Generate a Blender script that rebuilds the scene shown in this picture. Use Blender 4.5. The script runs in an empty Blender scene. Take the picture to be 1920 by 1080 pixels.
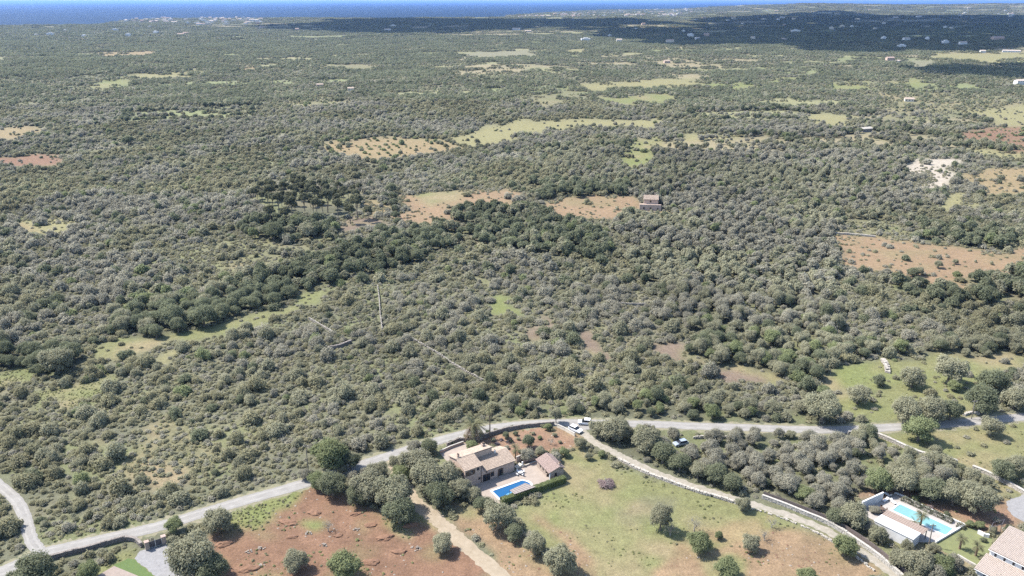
import bpy, bmesh, math, random
import numpy as np
from mathutils import Vector, Matrix

random.seed(7)
RNG = np.random.default_rng(11)
SC = bpy.context.scene
COL = SC.collection
R = math.radians

# ------------------------------------------------------------------ camera, light, exposure
FPX, CAM_H = 1493.0, 120.0            # focal length in pixels of a 1920 wide frame, drone height
PITCH = math.atan(538.0 / FPX)
cam_d = bpy.data.cameras.new('camera')
cam_d.sensor_width = 36.0
cam_d.lens = 36.0 * FPX / 1920.0
cam_d.clip_start = 1.0
cam_d.clip_end = 400000.0
cam = bpy.data.objects.new('camera', cam_d)
COL.objects.link(cam)
cam.location = (0, 0, CAM_H)
cam.rotation_euler = (math.pi / 2 - PITCH, 0, 0)
SC.camera = cam

SUN_EL = R(53)
SUN_AZ = math.atan2(-0.94, 0.34)       # clockwise from +Y
SUN_V = Vector((math.sin(SUN_AZ) * math.cos(SUN_EL), math.cos(SUN_AZ) * math.cos(SUN_EL), math.sin(SUN_EL)))
world = bpy.data.worlds.new('World')
SC.world = world
world.use_nodes = True
wn = world.node_tree.nodes
wl = world.node_tree.links
wn.clear()
sky = wn.new('ShaderNodeTexSky')
sky.sky_type = 'NISHITA'
sky.sun_disc = False
sky.sun_elevation = SUN_EL
sky.sun_rotation = SUN_AZ % (2 * math.pi)
sky.altitude = 100
sky.air_density = 1.0
sky.dust_density = 1.0
bg = wn.new('ShaderNodeBackground')
bg.inputs['Strength'].default_value = 0.15
wo = wn.new('ShaderNodeOutputWorld')
wl.new(sky.outputs[0], bg.inputs[0])
wl.new(bg.outputs[0], wo.inputs[0])

sun_d = bpy.data.lights.new('sun', 'SUN')
sun_d.energy = 4.4
sun_d.angle = R(0.53)
sun_d.color = (1.0, 0.96, 0.89)
sun = bpy.data.objects.new('sun', sun_d)
COL.objects.link(sun)
sun.rotation_euler = SUN_V.to_track_quat('Z', 'Y').to_euler()
sun.location = (-400, 150, 500)

SC.view_settings.view_transform = 'Standard'
SC.view_settings.look = 'None'
SC.view_settings.gamma = 1.0
SC.view_settings.use_curve_mapping = False
SC.view_settings.exposure = 1.6
try:
    SC.cycles.use_denoising = False
    SC.cycles.max_bounces = 6
    SC.cycles.volume_bounces = 1
    SC.cycles.transparent_max_bounces = 8
except Exception:
    pass

# ------------------------------------------------------------------ where a pixel of the photograph stands on the ground
CP, SP = math.cos(PITCH), math.sin(PITCH)


def at(px, py, z=0.0):
    X, Y = px - 960.0, 540.0 - py
    d = (X, FPX * CP + Y * SP, -FPX * SP + Y * CP)
    t = (z - CAM_H) / d[2]
    return (d[0] * t, d[1] * t)


def A3(px, py, z=0.0):
    x, y = at(px, py, z)
    return Vector((x, y, z))


def proj(x, y, z):
    zz = z - CAM_H
    dep = y * CP - zz * SP
    up = y * SP + zz * CP
    return 960.0 + FPX * x / dep, 540.0 - FPX * up / dep, FPX / dep


def sstep(a, b, x):
    t = np.clip((x - a) / (b - a), 0, 1)
    return t * t * (3 - 2 * t)


def hash2(i, j, seed):
    n = (i.astype(np.int64) * 374761393 + j.astype(np.int64) * 668265263 + seed * 144269) & 0x7fffffff
    n = ((n ^ (n >> 13)) * 1274126177) & 0x7fffffff
    n = n ^ (n >> 16)
    return (n & 0xffff) / 65535.0


def vnoise(x, y, seed=0):
    x = np.asarray(x, dtype=float)
    y = np.asarray(y, dtype=float)
    i, j = np.floor(x), np.floor(y)
    fx, fy = x - i, y - j
    fx = fx * fx * (3 - 2 * fx)
    fy = fy * fy * (3 - 2 * fy)
    i = i.astype(np.int64)
    j = j.astype(np.int64)
    a = hash2(i, j, seed)
    b = hash2(i + 1, j, seed)
    c = hash2(i, j + 1, seed)
    d = hash2(i + 1, j + 1, seed)
    return (a * (1 - fx) + b * fx) * (1 - fy) + (c * (1 - fx) + d * fx) * fy


def fbm(x, y, seed=0, o=4):
    s, a, t = 0, 0.5, 0
    for k in range(o):
        s = s + a * vnoise(np.asarray(x) * 2 ** k, np.asarray(y) * 2 ** k, seed + k * 17)
        t += a
        a *= 0.5
    return s / t


# coast: azimuth (x/y) -> distance along y at which the land ends
COAST_PX = [(-900, 60), (-300, 52), (0, 47), (190, 45), (232, 38), (300, 34), (480, 34), (560, 33), (700, 34), (940, 32), (955, 28),
            (1000, 25), (1100, 20), (1200, 15), (1260, 12.5), (1330, 11.5), (1600, 11), (1920, 10.5), (2600, 10.5)]
_cw = [at(*p) for p in COAST_PX]
COAST_A = np.array([w[0] / w[1] for w in _cw])
COAST_D = np.array([w[1] for w in _cw])


def coast_d(x, y):
    return np.interp(x / np.maximum(y, 1.0), COAST_A, COAST_D)


def height(x, y):
    x = np.asarray(x, dtype=float)
    y = np.asarray(y, dtype=float)
    d = np.hypot(x, y)
    e = sstep(330, 1100, d)
    h = e * (22 * (fbm(x / 380.0, y / 380.0, 3, 3) - 0.5)) + sstep(900, 2600, d) * 26 * (fbm(x / 1500.0, y / 1500.0, 9, 3) - 0.5)
    a = x / np.maximum(y, 1.0)
    h = h + sstep(7600, 11500, y) * sstep(0.17, 0.32, a) * (62 + 26 * fbm(a * 14, y * 0, 5, 3))
    cd = coast_d(x, y)
    k = sstep(0, 1, (cd - y) / (0.12 * cd))
    h = np.maximum(h * k + 1.0 * (1 - k), -3.0)
    h = np.where(y > cd, -25.0 * sstep(0, 1, (y - cd) / (0.02 * cd)), h)
    return h


def plots(x, y):
    """the old field pattern: a number per plot, and the distance to the plot's border in metres"""
    d = np.hypot(x, y)
    s = np.where(d > 2600, 2.3, 1.0)
    w, h = 150.0 * s, 95.0 * s
    u = (x * 0.955 + y * 0.296) / w + 0.22 * (fbm(x / 90.0, y / 90.0, 201, 2) - 0.5)
    v = (-x * 0.296 + y * 0.955) / h + 0.30 * (fbm(x / 80.0, y / 80.0, 211, 2) - 0.5)
    v = v + 0.5 * hash2(np.floor(u).astype(np.int64), np.floor(u).astype(np.int64) * 0, 7)
    n = hash2(np.floor(u).astype(np.int64), np.floor(v).astype(np.int64), 5)
    n2 = hash2(np.floor(u).astype(np.int64), np.floor(v).astype(np.int64), 55)
    fu, fv = u - np.floor(u), v - np.floor(v)
    return n, n2, np.minimum(np.minimum(fu, 1 - fu) * w, np.minimum(fv, 1 - fv) * h)


def clearing(x, y):
    """above zero inside the small fields scattered through the farther scrub, just below zero along their hedges"""
    d = np.hypot(x, y)
    a = x / np.maximum(y, 1.0)
    n, _, b = plots(x, y)
    p = 0.15 + 0.28 * sstep(-0.25, 0.15, a) + 0.08 * sstep(4500, 6500, d)
    r = fbm(x / 38.0, y / 24.0, 171, 3)
    inside_ = (n > 1 - p) & (r > 0.37) & (sstep(600, 760, d) > 0.5)
    return np.where(inside_, np.where(b > 5.0 * np.where(d > 2600, 2.3, 1.0), 0.02, -0.01), -1.0)


RNGF = 0.3


def hz(x, y):
    return float(height(np.array([x]), np.array([y]))[0])


# ------------------------------------------------------------------ object helpers
def link(o, parent=None):
    COL.objects.link(o)
    if parent is not None:
        o.parent = parent
    return o


def tag(o, label=None, cat=None, group=None, kind=None):
    if label:
        o['label'] = label
    if cat:
        o['category'] = cat
    if group:
        o['group'] = group
    if kind:
        o['kind'] = kind
    return o


def thing(name, label, cat, loc=(0, 0, 0), rz=0.0, group=None):
    o = bpy.data.objects.new(name, None)
    o.empty_display_size = 0.5
    COL.objects.link(o)
    o.location = loc
    o.rotation_euler = (0, 0, rz)
    return tag(o, label, cat, group)


def mesh_np(name, verts, faces, mats, midx=None, smooth=False):
    """verts (N,3) and faces: one (M,k) array, or a list of index tuples"""
    me = bpy.data.meshes.new(name)
    if isinstance(faces, np.ndarray):
        M, k = faces.shape
        me.vertices.add(len(verts))
        me.vertices.foreach_set('co', np.asarray(verts, dtype=np.float32).ravel())
        me.loops.add(M * k)
        me.loops.foreach_set('vertex_index', faces.astype(np.int32).ravel())
        me.polygons.add(M)
        me.polygons.foreach_set('loop_start', np.arange(0, M * k, k, dtype=np.int32))
        me.polygons.foreach_set('loop_total', np.full(M, k, dtype=np.int32))
        if midx is not None:
            me.polygons.foreach_set('material_index', np.asarray(midx, dtype=np.int32))
        me.update(calc_edges=True)
    else:
        me.from_pydata([tuple(v) for v in verts], [], faces)
        if midx is not None:
            me.polygons.foreach_set('material_index', np.asarray(midx, dtype=np.int32))
    me.polygons.foreach_set('use_smooth', np.full(len(me.polygons), smooth))
    for m in (mats if isinstance(mats, (list, tuple)) else [mats]):
        me.materials.append(m)
    me.validate()
    me.update()
    return me


class MB:
    """collects boxes, prisms and tubes, then links them as one mesh object"""

    def __init__(self):
        self.v, self.f, self.m = [], [], []

    def add(self, vs, fs, mi=0):
        n = len(self.v)
        self.v += [tuple(v) for v in vs]
        self.f += [tuple(i + n for i in f) for f in fs]
        self.m += [mi] * len(fs)

    def box(self, lo, hi, mi=0, M=None):
        x0, y0, z0 = lo
        x1, y1, z1 = hi
        vs = [Vector(p) for p in ((x0, y0, z0), (x1, y0, z0), (x1, y1, z0), (x0, y1, z0), (x0, y0, z1), (x1, y0, z1), (x1, y1, z1), (x0, y1, z1))]
        if M is not None:
            vs = [M @ v for v in vs]
        self.add(vs, [(0, 3, 2, 1), (4, 5, 6, 7), (0, 1, 5, 4), (1, 2, 6, 5), (2, 3, 7, 6), (3, 0, 4, 7)], mi)

    def hexa(self, p8, mi=0):
        self.add(p8, [(0, 3, 2, 1), (4, 5, 6, 7), (0, 1, 5, 4), (1, 2, 6, 5), (2, 3, 7, 6), (3, 0, 4, 7)], mi)

    def slab(self, quad, t, mi=0):
        """a quad given by its four top corners, t thick downwards"""
        q = [Vector(p) for p in quad]
        lo = [p - Vector((0, 0, t)) for p in q]
        self.hexa(lo + q, mi)

    def prism(self, poly, z0, z1, mi=0):
        n = len(poly)
        vs = [(p[0], p[1], z0) for p in poly] + [(p[0], p[1], z1) for p in poly]
        fs = [tuple(range(n - 1, -1, -1)), tuple(range(n, 2 * n))]
        fs += [(i, (i + 1) % n, n + (i + 1) % n, n + i) for i in range(n)]
        self.add(vs, fs, mi)

    def tube(self, pts, rad, k=6, mi=0, cap=True):
        pts = [Vector(p) for p in pts]
        if not isinstance(rad, (list, tuple)):
            rad = [rad] * len(pts)
        vs, fs = [], []
        for i, p in enumerate(pts):
            d = (pts[min(i + 1, len(pts) - 1)] - pts[max(i - 1, 0)])
            d = d.normalized() if d.length > 1e-6 else Vector((0, 0, 1))
            a = d.orthogonal().normalized()
            b = d.cross(a)
            for j in range(k):
                t = 2 * math.pi * j / k
                vs.append(p + (a * math.cos(t) + b * math.sin(t)) * rad[i])
        for i in range(len(pts) - 1):
            for j in range(k):
                fs.append((i * k + j, i * k + (j + 1) % k, (i + 1) * k + (j + 1) % k, (i + 1) * k + j))
        if cap:
            fs.append(tuple(range(k - 1, -1, -1)))
            fs.append(tuple((len(pts) - 1) * k + j for j in range(k)))
        self.add(vs, fs, mi)

    def mesh(self, name, mats, smooth=False):
        return mesh_np(name, self.v, self.f, mats, self.m, smooth)

    def build(self, name, mats, parent=None, smooth=False):
        return link(bpy.data.objects.new(name, self.mesh(name, mats, smooth)), parent)


# ------------------------------------------------------------------ materials
def new_mat(name):
    m = bpy.data.materials.new(name)
    m.use_nodes = True
    nt = m.node_tree
    nt.nodes.clear()
    return m, nt, nt.nodes, nt.links


def rough_mat(name, col, col2=None, scale=1.0, rough=0.85, bump=0.0, bscale=None, spec=0.3, detail=6, lo=0.35, hi=0.65, dist=0.1):
    """two tones mixed by noise in object space, with fine relief"""
    m, nt, N, L = new_mat(name)
    out = N.new('ShaderNodeOutputMaterial')
    b = N.new('ShaderNodeBsdfPrincipled')
    b.inputs['Roughness'].default_value = rough
    b.inputs['Specular IOR Level'].default_value = spec
    L.new(b.outputs[0], out.inputs[0])
    tc = N.new('ShaderNodeTexCoord')
    nz = N.new('ShaderNodeTexNoise')
    nz.inputs['Scale'].default_value = scale
    nz.inputs['Detail'].default_value = detail
    nz.inputs['Roughness'].default_value = 0.65
    L.new(tc.outputs['Object'], nz.inputs['Vector'])
    rp = N.new('ShaderNodeValToRGB')
    c2 = col2 or tuple(c * 0.75 for c in col)
    rp.color_ramp.elements[0].position = lo
    rp.color_ramp.elements[0].color = (*c2, 1)
    rp.color_ramp.elements[1].position = hi
    rp.color_ramp.elements[1].color = (*col, 1)
    L.new(nz.outputs[0], rp.inputs[0])
    L.new(rp.outputs[0], b.inputs['Base Color'])
    if bump > 0:
        n2 = N.new('ShaderNodeTexNoise')
        n2.inputs['Scale'].default_value = bscale or scale * 4
        n2.inputs['Detail'].default_value = 5
        L.new(tc.outputs['Object'], n2.inputs['Vector'])
        bp = N.new('ShaderNodeBump')
        bp.inputs['Strength'].default_value = bump
        bp.inputs['Distance'].default_value = dist
        L.new(n2.outputs[0], bp.inputs['Height'])
        L.new(bp.outputs[0], b.inputs['Normal'])
    return m


def leaf_mat(name, col, col2, trans=0.5, vary=0.16):
    """leaf clumps: each plant keeps its own tone, each leaf a little of its own"""
    col, col2 = (col[0] * 1.11, col[1] * 1.07, col[2] * 1.12), (col2[0] * 1.11, col2[1] * 1.07, col2[2] * 1.12)
    m, nt, N, L = new_mat(name)
    out = N.new('ShaderNodeOutputMaterial')
    df = N.new('ShaderNodeBsdfDiffuse')
    tr = N.new('ShaderNodeBsdfTranslucent')
    mx = N.new('ShaderNodeMixShader')
    mx.inputs[0].default_value = trans
    L.new(df.outputs[0], mx.inputs[1])
    L.new(tr.outputs[0], mx.inputs[2])
    L.new(mx.outputs[0], out.inputs[0])
    oi = N.new('ShaderNodeObjectInfo')
    mixc = N.new('ShaderNodeMix')
    mixc.data_type = 'RGBA'
    mixc.inputs[6].default_value = (*col, 1)
    mixc.inputs[7].default_value = (*col2, 1)
    L.new(oi.outputs['Random'], mixc.inputs[0])
    geo = N.new('ShaderNodeNewGeometry')
    mr = N.new('ShaderNodeMapRange')
    mr.inputs['To Min'].default_value = 1 - vary
    mr.inputs['To Max'].default_value = 1 + vary
    L.new(geo.outputs['Random Per Island'], mr.inputs['Value'])
    nz = N.new('ShaderNodeTexNoise')
    nz.inputs['Scale'].default_value = 0.012
    nz.inputs['Detail'].default_value = 3
    L.new(geo.outputs['Position'], nz.inputs['Vector'])
    mr2 = N.new('ShaderNodeMapRange')
    mr2.inputs['From Min'].default_value = 0.3
    mr2.inputs['From Max'].default_value = 0.7
    mr2.inputs['To Min'].default_value = 0.8
    mr2.inputs['To Max'].default_value = 1.22
    L.new(nz.outputs[0], mr2.inputs['Value'])
    mu = N.new('ShaderNodeMath')
    mu.operation = 'MULTIPLY'
    L.new(mr.outputs[0], mu.inputs[0])
    L.new(mr2.outputs[0], mu.inputs[1])
    sc = N.new('ShaderNodeVectorMath')
    sc.operation = 'SCALE'
    L.new(mixc.outputs[2], sc.inputs[0])
    L.new(mu.outputs[0], sc.inputs['Scale'])
    L.new(sc.outputs[0], df.inputs['Color'])
    L.new(sc.outputs[0], tr.inputs['Color'])
    return m


def glass_mat(name, col, rough=0.08):
    m, nt, N, L = new_mat(name)
    out = N.new('ShaderNodeOutputMaterial')
    b = N.new('ShaderNodeBsdfPrincipled')
    b.inputs['Base Color'].default_value = (*col, 1)
    b.inputs['Roughness'].default_value = rough
    L.new(b.outputs[0], out.inputs[0])
    return m


def pool_mat(name, col, wave=2.5, rough=0.06):
    m, nt, N, L = new_mat(name)
    out = N.new('ShaderNodeOutputMaterial')
    b = N.new('ShaderNodeBsdfPrincipled')
    b.inputs['Roughness'].default_value = rough
    b.inputs['Base Color'].default_value = (*col, 1)
    L.new(b.outputs[0], out.inputs[0])
    tc = N.new('ShaderNodeTexCoord')
    nz = N.new('ShaderNodeTexNoise')
    nz.inputs['Scale'].default_value = wave
    nz.inputs['Detail'].default_value = 3
    L.new(tc.outputs['Object'], nz.inputs['Vector'])
    bp = N.new('ShaderNodeBump')
    bp.inputs['Strength'].default_value = 0.15
    bp.inputs['Distance'].default_value = 0.05
    L.new(nz.outputs[0], bp.inputs['Height'])
    L.new(bp.outputs[0], b.inputs['Normal'])
    return m


LEAF = {
    'olive': leaf_mat('olive_leaves', (0.232, 0.232, 0.152), (0.198, 0.202, 0.130)),
    'grey': leaf_mat('grey_twigs', (0.248, 0.243, 0.182), (0.212, 0.210, 0.154)),
    'oak': leaf_mat('dark_evergreen_leaves', (0.148, 0.162, 0.098), (0.122, 0.138, 0.084)),
    'green': leaf_mat('fresh_green_leaves', (0.178, 0.202, 0.100), (0.155, 0.180, 0.092)),
    'pine': leaf_mat('pine_needles', (0.112, 0.118, 0.070), (0.095, 0.102, 0.062)),
    'low': leaf_mat('low_scrub_leaves', (0.218, 0.212, 0.128), (0.190, 0.190, 0.114)),
    'weed': leaf_mat('weed_leaves', (0.225, 0.235, 0.108), (0.190, 0.205, 0.096)),
    'palm': leaf_mat('palm_leaves', (0.165, 0.165, 0.092), (0.145, 0.150, 0.086)),
    'drypalm': leaf_mat('dry_palm_leaves', (0.240, 0.190, 0.130), (0.200, 0.156, 0.105)),
    'blossom': leaf_mat('dry_pink_twigs', (0.230, 0.185, 0.172), (0.185, 0.148, 0.136)),
    'hedge': leaf_mat('clipped_hedge_leaves', (0.140, 0.168, 0.074), (0.135, 0.163, 0.074)),
    'lavender': leaf_mat('grey_green_clipped_leaves', (0.135, 0.145, 0.098), (0.125, 0.136, 0.092)),
}
M_bark = rough_mat('bark', (0.16, 0.13, 0.10), (0.09, 0.075, 0.06), 3.0, 0.95, 0.5, 8)
M_greybark = rough_mat('grey_bark', (0.26, 0.24, 0.21), (0.17, 0.155, 0.14), 3.0, 0.95)
M_palmbark = rough_mat('palm_bark', (0.15, 0.11, 0.075), (0.085, 0.062, 0.045), 4.0, 0.95, 0.6, 10)
M_road = rough_mat('worn_asphalt', (0.178, 0.167, 0.153), (0.136, 0.128, 0.117), 0.35, 0.9, 0.15, 6)
M_track = rough_mat('gravel_track', (0.215, 0.19, 0.16), (0.15, 0.137, 0.105), 0.8, 0.95, 0.3, 4)
M_drive = rough_mat('sandy_track', (0.215, 0.176, 0.128), (0.17, 0.136, 0.094), 0.6, 0.95, 0.3, 4)
M_gravel = rough_mat('grey_gravel', (0.175, 0.17, 0.168), (0.135, 0.13, 0.128), 1.2, 0.95, 0.4, 7)
M_lawn = rough_mat('mown_lawn', (0.066, 0.095, 0.028), (0.052, 0.078, 0.024), 1.2, 0.95, 0.5, 9)
M_dulllawn = rough_mat('dull_lawn', (0.115, 0.122, 0.052), (0.092, 0.1, 0.045), 0.6, 0.95, 0.5, 9)
M_terrace = rough_mat('pink_terrace_paving', (0.222, 0.184, 0.154), (0.19, 0.156, 0.129), 0.7, 0.85, 0.1, 6)
M_deck = rough_mat('pale_stone_paving', (0.25, 0.228, 0.208), (0.22, 0.2, 0.182), 0.9, 0.8, 0.1, 6)
M_pink = rough_mat('pinkish_render', (0.36, 0.27, 0.215), (0.3, 0.222, 0.178), 0.9, 0.9, 0.2, 12)
M_mares = rough_mat('sandstone_masonry', (0.28, 0.225, 0.185), (0.21, 0.165, 0.135), 2.0, 0.95, 0.4, 6)
M_white = rough_mat('white_render', (0.46, 0.455, 0.447), (0.405, 0.4, 0.39), 0.8, 0.9, 0.1, 10)
M_cream = rough_mat('cream_render', (0.45, 0.4, 0.33), (0.38, 0.34, 0.275), 0.8, 0.9, 0.1, 10)
M_tile = rough_mat('weathered_roof_tiles', (0.3, 0.24, 0.19), (0.18, 0.14, 0.112), 1.6, 0.95, 0.3, 8, lo=0.3, hi=0.7)
M_tilered = rough_mat('reddish_roof_tiles', (0.3, 0.222, 0.19), (0.195, 0.145, 0.122), 1.8, 0.95, 0.3, 8, lo=0.3, hi=0.7)
M_tilepale = rough_mat('pale_terracotta_tiles', (0.335, 0.282, 0.243), (0.275, 0.225, 0.188), 1.8, 0.9, 0.2, 8, lo=0.3, hi=0.7)
M_roofbed = rough_mat('roof_bedding', (0.20, 0.15, 0.12), (0.15, 0.11, 0.09), 1.5)
M_dark = glass_mat('dark_window_glass', (0.015, 0.018, 0.022))
M_wood = rough_mat('brown_shutter_wood', (0.085, 0.055, 0.038), (0.06, 0.04, 0.028), 4.0, 0.7)
M_slat = rough_mat('brown_pergola_cover', (0.2, 0.155, 0.128), (0.16, 0.122, 0.1), 2.0, 0.9)
M_metal = rough_mat('dark_metal', (0.085, 0.08, 0.085), (0.06, 0.055, 0.06), 3.0, 0.5)
M_lightmetal = rough_mat('light_metal', (0.55, 0.55, 0.55), (0.45, 0.45, 0.45), 3.0, 0.5)
M_screen = rough_mat('brown_screen_mesh', (0.115, 0.092, 0.082), (0.085, 0.068, 0.06), 2.5, 0.95)
M_stone = rough_mat('limestone', (0.33, 0.3, 0.26), (0.22, 0.198, 0.168), 1.3, 0.95, 0.5, 6)
M_stonedark = rough_mat('dark_shade_painted_stone', (0.19, 0.165, 0.145), (0.12, 0.105, 0.092), 1.3, 0.95, 0.5, 6)  # darker stone; shaded face of the wall left of the gate painted in
M_cap = rough_mat('pale_coping', (0.3, 0.28, 0.25), (0.235, 0.218, 0.193), 1.5, 0.9)
M_poolblue = pool_mat('blue_pool_water', (0.003, 0.052, 0.135))
M_poolaqua = pool_mat('aqua_pool_water', (0.120, 0.235, 0.240))
M_poolstep = pool_mat('shallow_pool_water', (0.07, 0.20, 0.33))
M_carwhite = glass_mat('white_car_paint', (0.62, 0.62, 0.62), 0.25)
M_cargrey = glass_mat('blue_grey_car_paint', (0.20, 0.23, 0.27), 0.25)
M_tyre = rough_mat('tyre_rubber', (0.03, 0.03, 0.03), (0.02, 0.02, 0.02), 4.0, 0.9)
M_cushion = rough_mat('white_cushion', (0.5, 0.49, 0.48), (0.45, 0.445, 0.44), 3.0, 0.9)
M_canopy = rough_mat('grey_brown_shade_cloth', (0.19, 0.165, 0.152), (0.16, 0.138, 0.125), 2.0, 0.95)
M_pole = rough_mat('grey_pole_wood', (0.16, 0.14, 0.12), (0.11, 0.095, 0.08), 5.0, 0.9)
M_rock = rough_mat('pale_field_stone', (0.21, 0.18, 0.15), (0.14, 0.118, 0.097), 2.0, 0.95)
M_clod = rough_mat('red_soil_clods', (0.125, 0.072, 0.047), (0.09, 0.05, 0.032), 2.0, 0.98)
M_verge = rough_mat('dusty_verge', (0.155, 0.135, 0.095), (0.105, 0.105, 0.058), 0.9, 0.97, 0.4, 5)
M_roadworn = rough_mat('worn_wheel_tracks', (0.2, 0.188, 0.172), (0.156, 0.147, 0.134), 0.5, 0.9, 0.15, 6)
M_paver = rough_mat('pinkish_pavers', (0.195, 0.158, 0.135), (0.16, 0.128, 0.108), 1.2, 0.9)
M_oldwall = rough_mat('weathered_wall_stone', (0.25, 0.228, 0.195), (0.165, 0.148, 0.125), 1.3, 0.95, 0.5, 6)
# ------------------------------------------------------------------ what grows and lies where (traced on the photograph, laid on the ground)
GROUND = {
    'scrub': (0.092, 0.092, 0.060), 'wood': (0.072, 0.072, 0.046), 'tan': (0.172, 0.130, 0.072), 'orange': (0.170, 0.118, 0.072),
    'red': (0.136, 0.080, 0.051), 'brown': (0.125, 0.094, 0.070), 'yellow': (0.158, 0.145, 0.072), 'green': (0.112, 0.124, 0.046),
    'bright': (0.104, 0.114, 0.048), 'pale': (0.27, 0.235, 0.19), 'meadow': (0.120, 0.120, 0.054), 'open': (0.112, 0.108, 0.060),
    'farm': (0.135, 0.128, 0.082), 'garden': (0.170, 0.106, 0.070),
}
GK = list(GROUND)
GCOL = np.array([GROUND[k] for k in GK]) * 0.855
VK = ['scrub', 'open', 'wood', 'oak', 'pine', 'belt', 'none', 'sparse', 'orchard', 'thick', 'weeds']
VI = {k: i for i, k in enumerate(VK)}
Z = []          # (polygon, ground, plants)


def zone(g, v, *pts):
    Z.append((np.array(pts, dtype=float), g, v))


# broad woods and thickets
zone('wood', 'wood', (0, 50), (480, 40), (950, 35), (1250, 15), (1920, 12), (1920, 100), (1200, 105), (500, 130), (0, 150))
zone('scrub', 'thick', (0, 150), (500, 130), (1000, 120), (1300, 250), (1300, 380), (700, 380), (400, 400), (0, 420))
zone('wood', 'wood', (1020, 290), (1300, 250), (1700, 230), (1700, 400), (1560, 420), (1560, 620), (1250, 620), (1150, 420))
zone('wood', 'oak', (190, 600), (260, 560), (400, 555), (520, 500), (640, 470), (760, 440), (850, 415), (870, 440), (800, 490), (740, 500), (640, 530), (560, 560), (440, 600), (350, 625), (260, 632), (200, 625))
zone('wood', 'pine', (480, 372), (560, 352), (670, 362), (690, 402), (640, 408), (560, 412), (500, 400))
zone('wood', 'oak', (440, 430), (480, 410), (560, 420), (650, 428), (640, 455), (540, 450), (470, 460))
zone('wood', 'oak', (850, 392), (920, 385), (990, 392), (1080, 425), (1150, 470), (1130, 500), (1000, 470), (880, 450), (850, 425))
zone('wood', 'oak', (60, 660), (140, 640), (150, 690), (90, 705), (0, 700), (0, 650))
zone('wood', 'thick', (0, 290), (200, 330), (330, 400), (260, 520), (120, 560), (0, 640))
zone('wood', 'belt', (1290, 645), (1400, 622), (1560, 632), (1700, 642), (1920, 642), (1920, 668), (1700, 668), (1560, 680), (1520, 725), (1440, 695), (1320, 692))
zone('wood', 'belt', (925, 785), (1000, 752), (1250, 760), (1500, 768), (1565, 735), (1580, 790), (1400, 796), (1300, 790), (1060, 782))
zone('wood', 'oak', (1835, 520), (1920, 503), (1920, 575), (1840, 572))
zone('wood', 'oak', (1680, 535), (1800, 552), (1800, 568), (1680, 560))
zone('wood', 'oak', (1000, 345), (1180, 350), (1180, 372), (1000, 380))
zone('wood', 'oak', (1720, 425), (1920, 440), (1920, 466), (1780, 458), (1720, 446))
# clearings, near to far
zone('open', 'open', (325, 470), (440, 446), (540, 452), (610, 472), (520, 508), (400, 512), (330, 492))
zone('meadow', 'sparse', (170, 655), (270, 632), (345, 622), (420, 606), (520, 582), (590, 550), (625, 545), (600, 562), (540, 592), (400, 630), (320, 645), (230, 668), (180, 672))
zone('bright', 'weeds', (235, 634), (340, 624), (335, 634), (250, 645))
zone('bright', 'weeds', (0, 702), (70, 693), (80, 712), (30, 724), (0, 726))
zone('bright', 'weeds', (60, 748), (130, 728), (200, 712), (232, 714), (225, 724), (150, 748), (80, 762))
zone('yellow', 'none', (300, 672), (355, 652), (362, 660), (310, 678))
zone('open', 'open', (230, 880), (300, 790), (360, 800), (380, 880), (280, 930))
zone('open', 'open', (150, 840), (190, 820), (260, 850), (240, 880))
zone('green', 'weeds', (925, 550), (962, 553), (968, 592), (942, 582))
zone('open', 'weeds', (860, 515), (910, 527), (922, 546), (882, 532))
zone('brown', 'none', (1095, 622), (1130, 610), (1152, 648), (1150, 670), (1100, 672))
zone('green', 'none', (1098, 645), (1115, 648), (1118, 668), (1102, 668))
zone('brown', 'none', (975, 628), (1022, 598), (1050, 575), (1058, 582), (1030, 612), (1030, 640), (1000, 648))
zone('brown', 'none', (1190, 642), (1270, 652), (1335, 684), (1400, 698), (1425, 722), (1415, 724), (1345, 694), (1262, 668))
zone('meadow', 'none', (1395, 694), (1445, 698), (1448, 722), (1418, 724), (1400, 710))
zone('meadow', 'sparse', (1660, 690), (1740, 662), (1920, 666), (1900, 690), (1860, 765), (1800, 775), (1690, 780), (1600, 795), (1570, 775), (1600, 740))
zone('green', 'none', (1530, 735), (1545, 702), (1570, 688), (1655, 684), (1648, 702), (1600, 722), (1560, 742))
zone('meadow', 'sparse', (1640, 838), (1690, 808), (1780, 808), (1920, 798), (1920, 905), (1850, 880), (1760, 862), (1700, 838))
zone('meadow', 'open', (1620, 820), (1680, 838), (1760, 868), (1740, 880), (1640, 850))
zone('brown', 'none', (1240, 800), (1320, 804), (1320, 822), (1270, 820))
zone('orange', 'sparse', (1565, 440), (1640, 446), (1720, 450), (1790, 462), (1920, 470), (1920, 502), (1870, 507), (1835, 522), (1830, 552), (1780, 546), (1690, 520), (1650, 510), (1600, 510), (1565, 506))
zone('open', 'open', (1575, 405), (1700, 418), (1720, 446), (1640, 442), (1570, 436))
zone('orange', 'sparse', (745, 415), (752, 362), (965, 357), (978, 388), (900, 386), (862, 402), (852, 432), (770, 424))
zone('meadow', 'none', (770, 362), (900, 358), (850, 380), (790, 385))
zone('tan', 'none', (690, 374), (722, 370), (720, 405), (700, 400))
zone('brown', 'weeds', (640, 410), (715, 403), (722, 428), (650, 432))
zone('orange', 'sparse', (1000, 380), (1080, 372), (1190, 362), (1200, 395), (1120, 410), (1060, 410))
zone('tan', 'open', (1190, 395), (1245, 398), (1250, 412), (1200, 410))
zone('tan', 'orchard', (585, 268), (640, 262), (740, 255), (800, 262), (850, 262), (862, 274), (700, 295), (650, 292))
zone('yellow', 'sparse', (855, 258), (900, 240), (960, 228), (1060, 222), (1240, 226), (1240, 236), (1100, 234), (960, 246), (930, 266), (870, 272))
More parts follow.
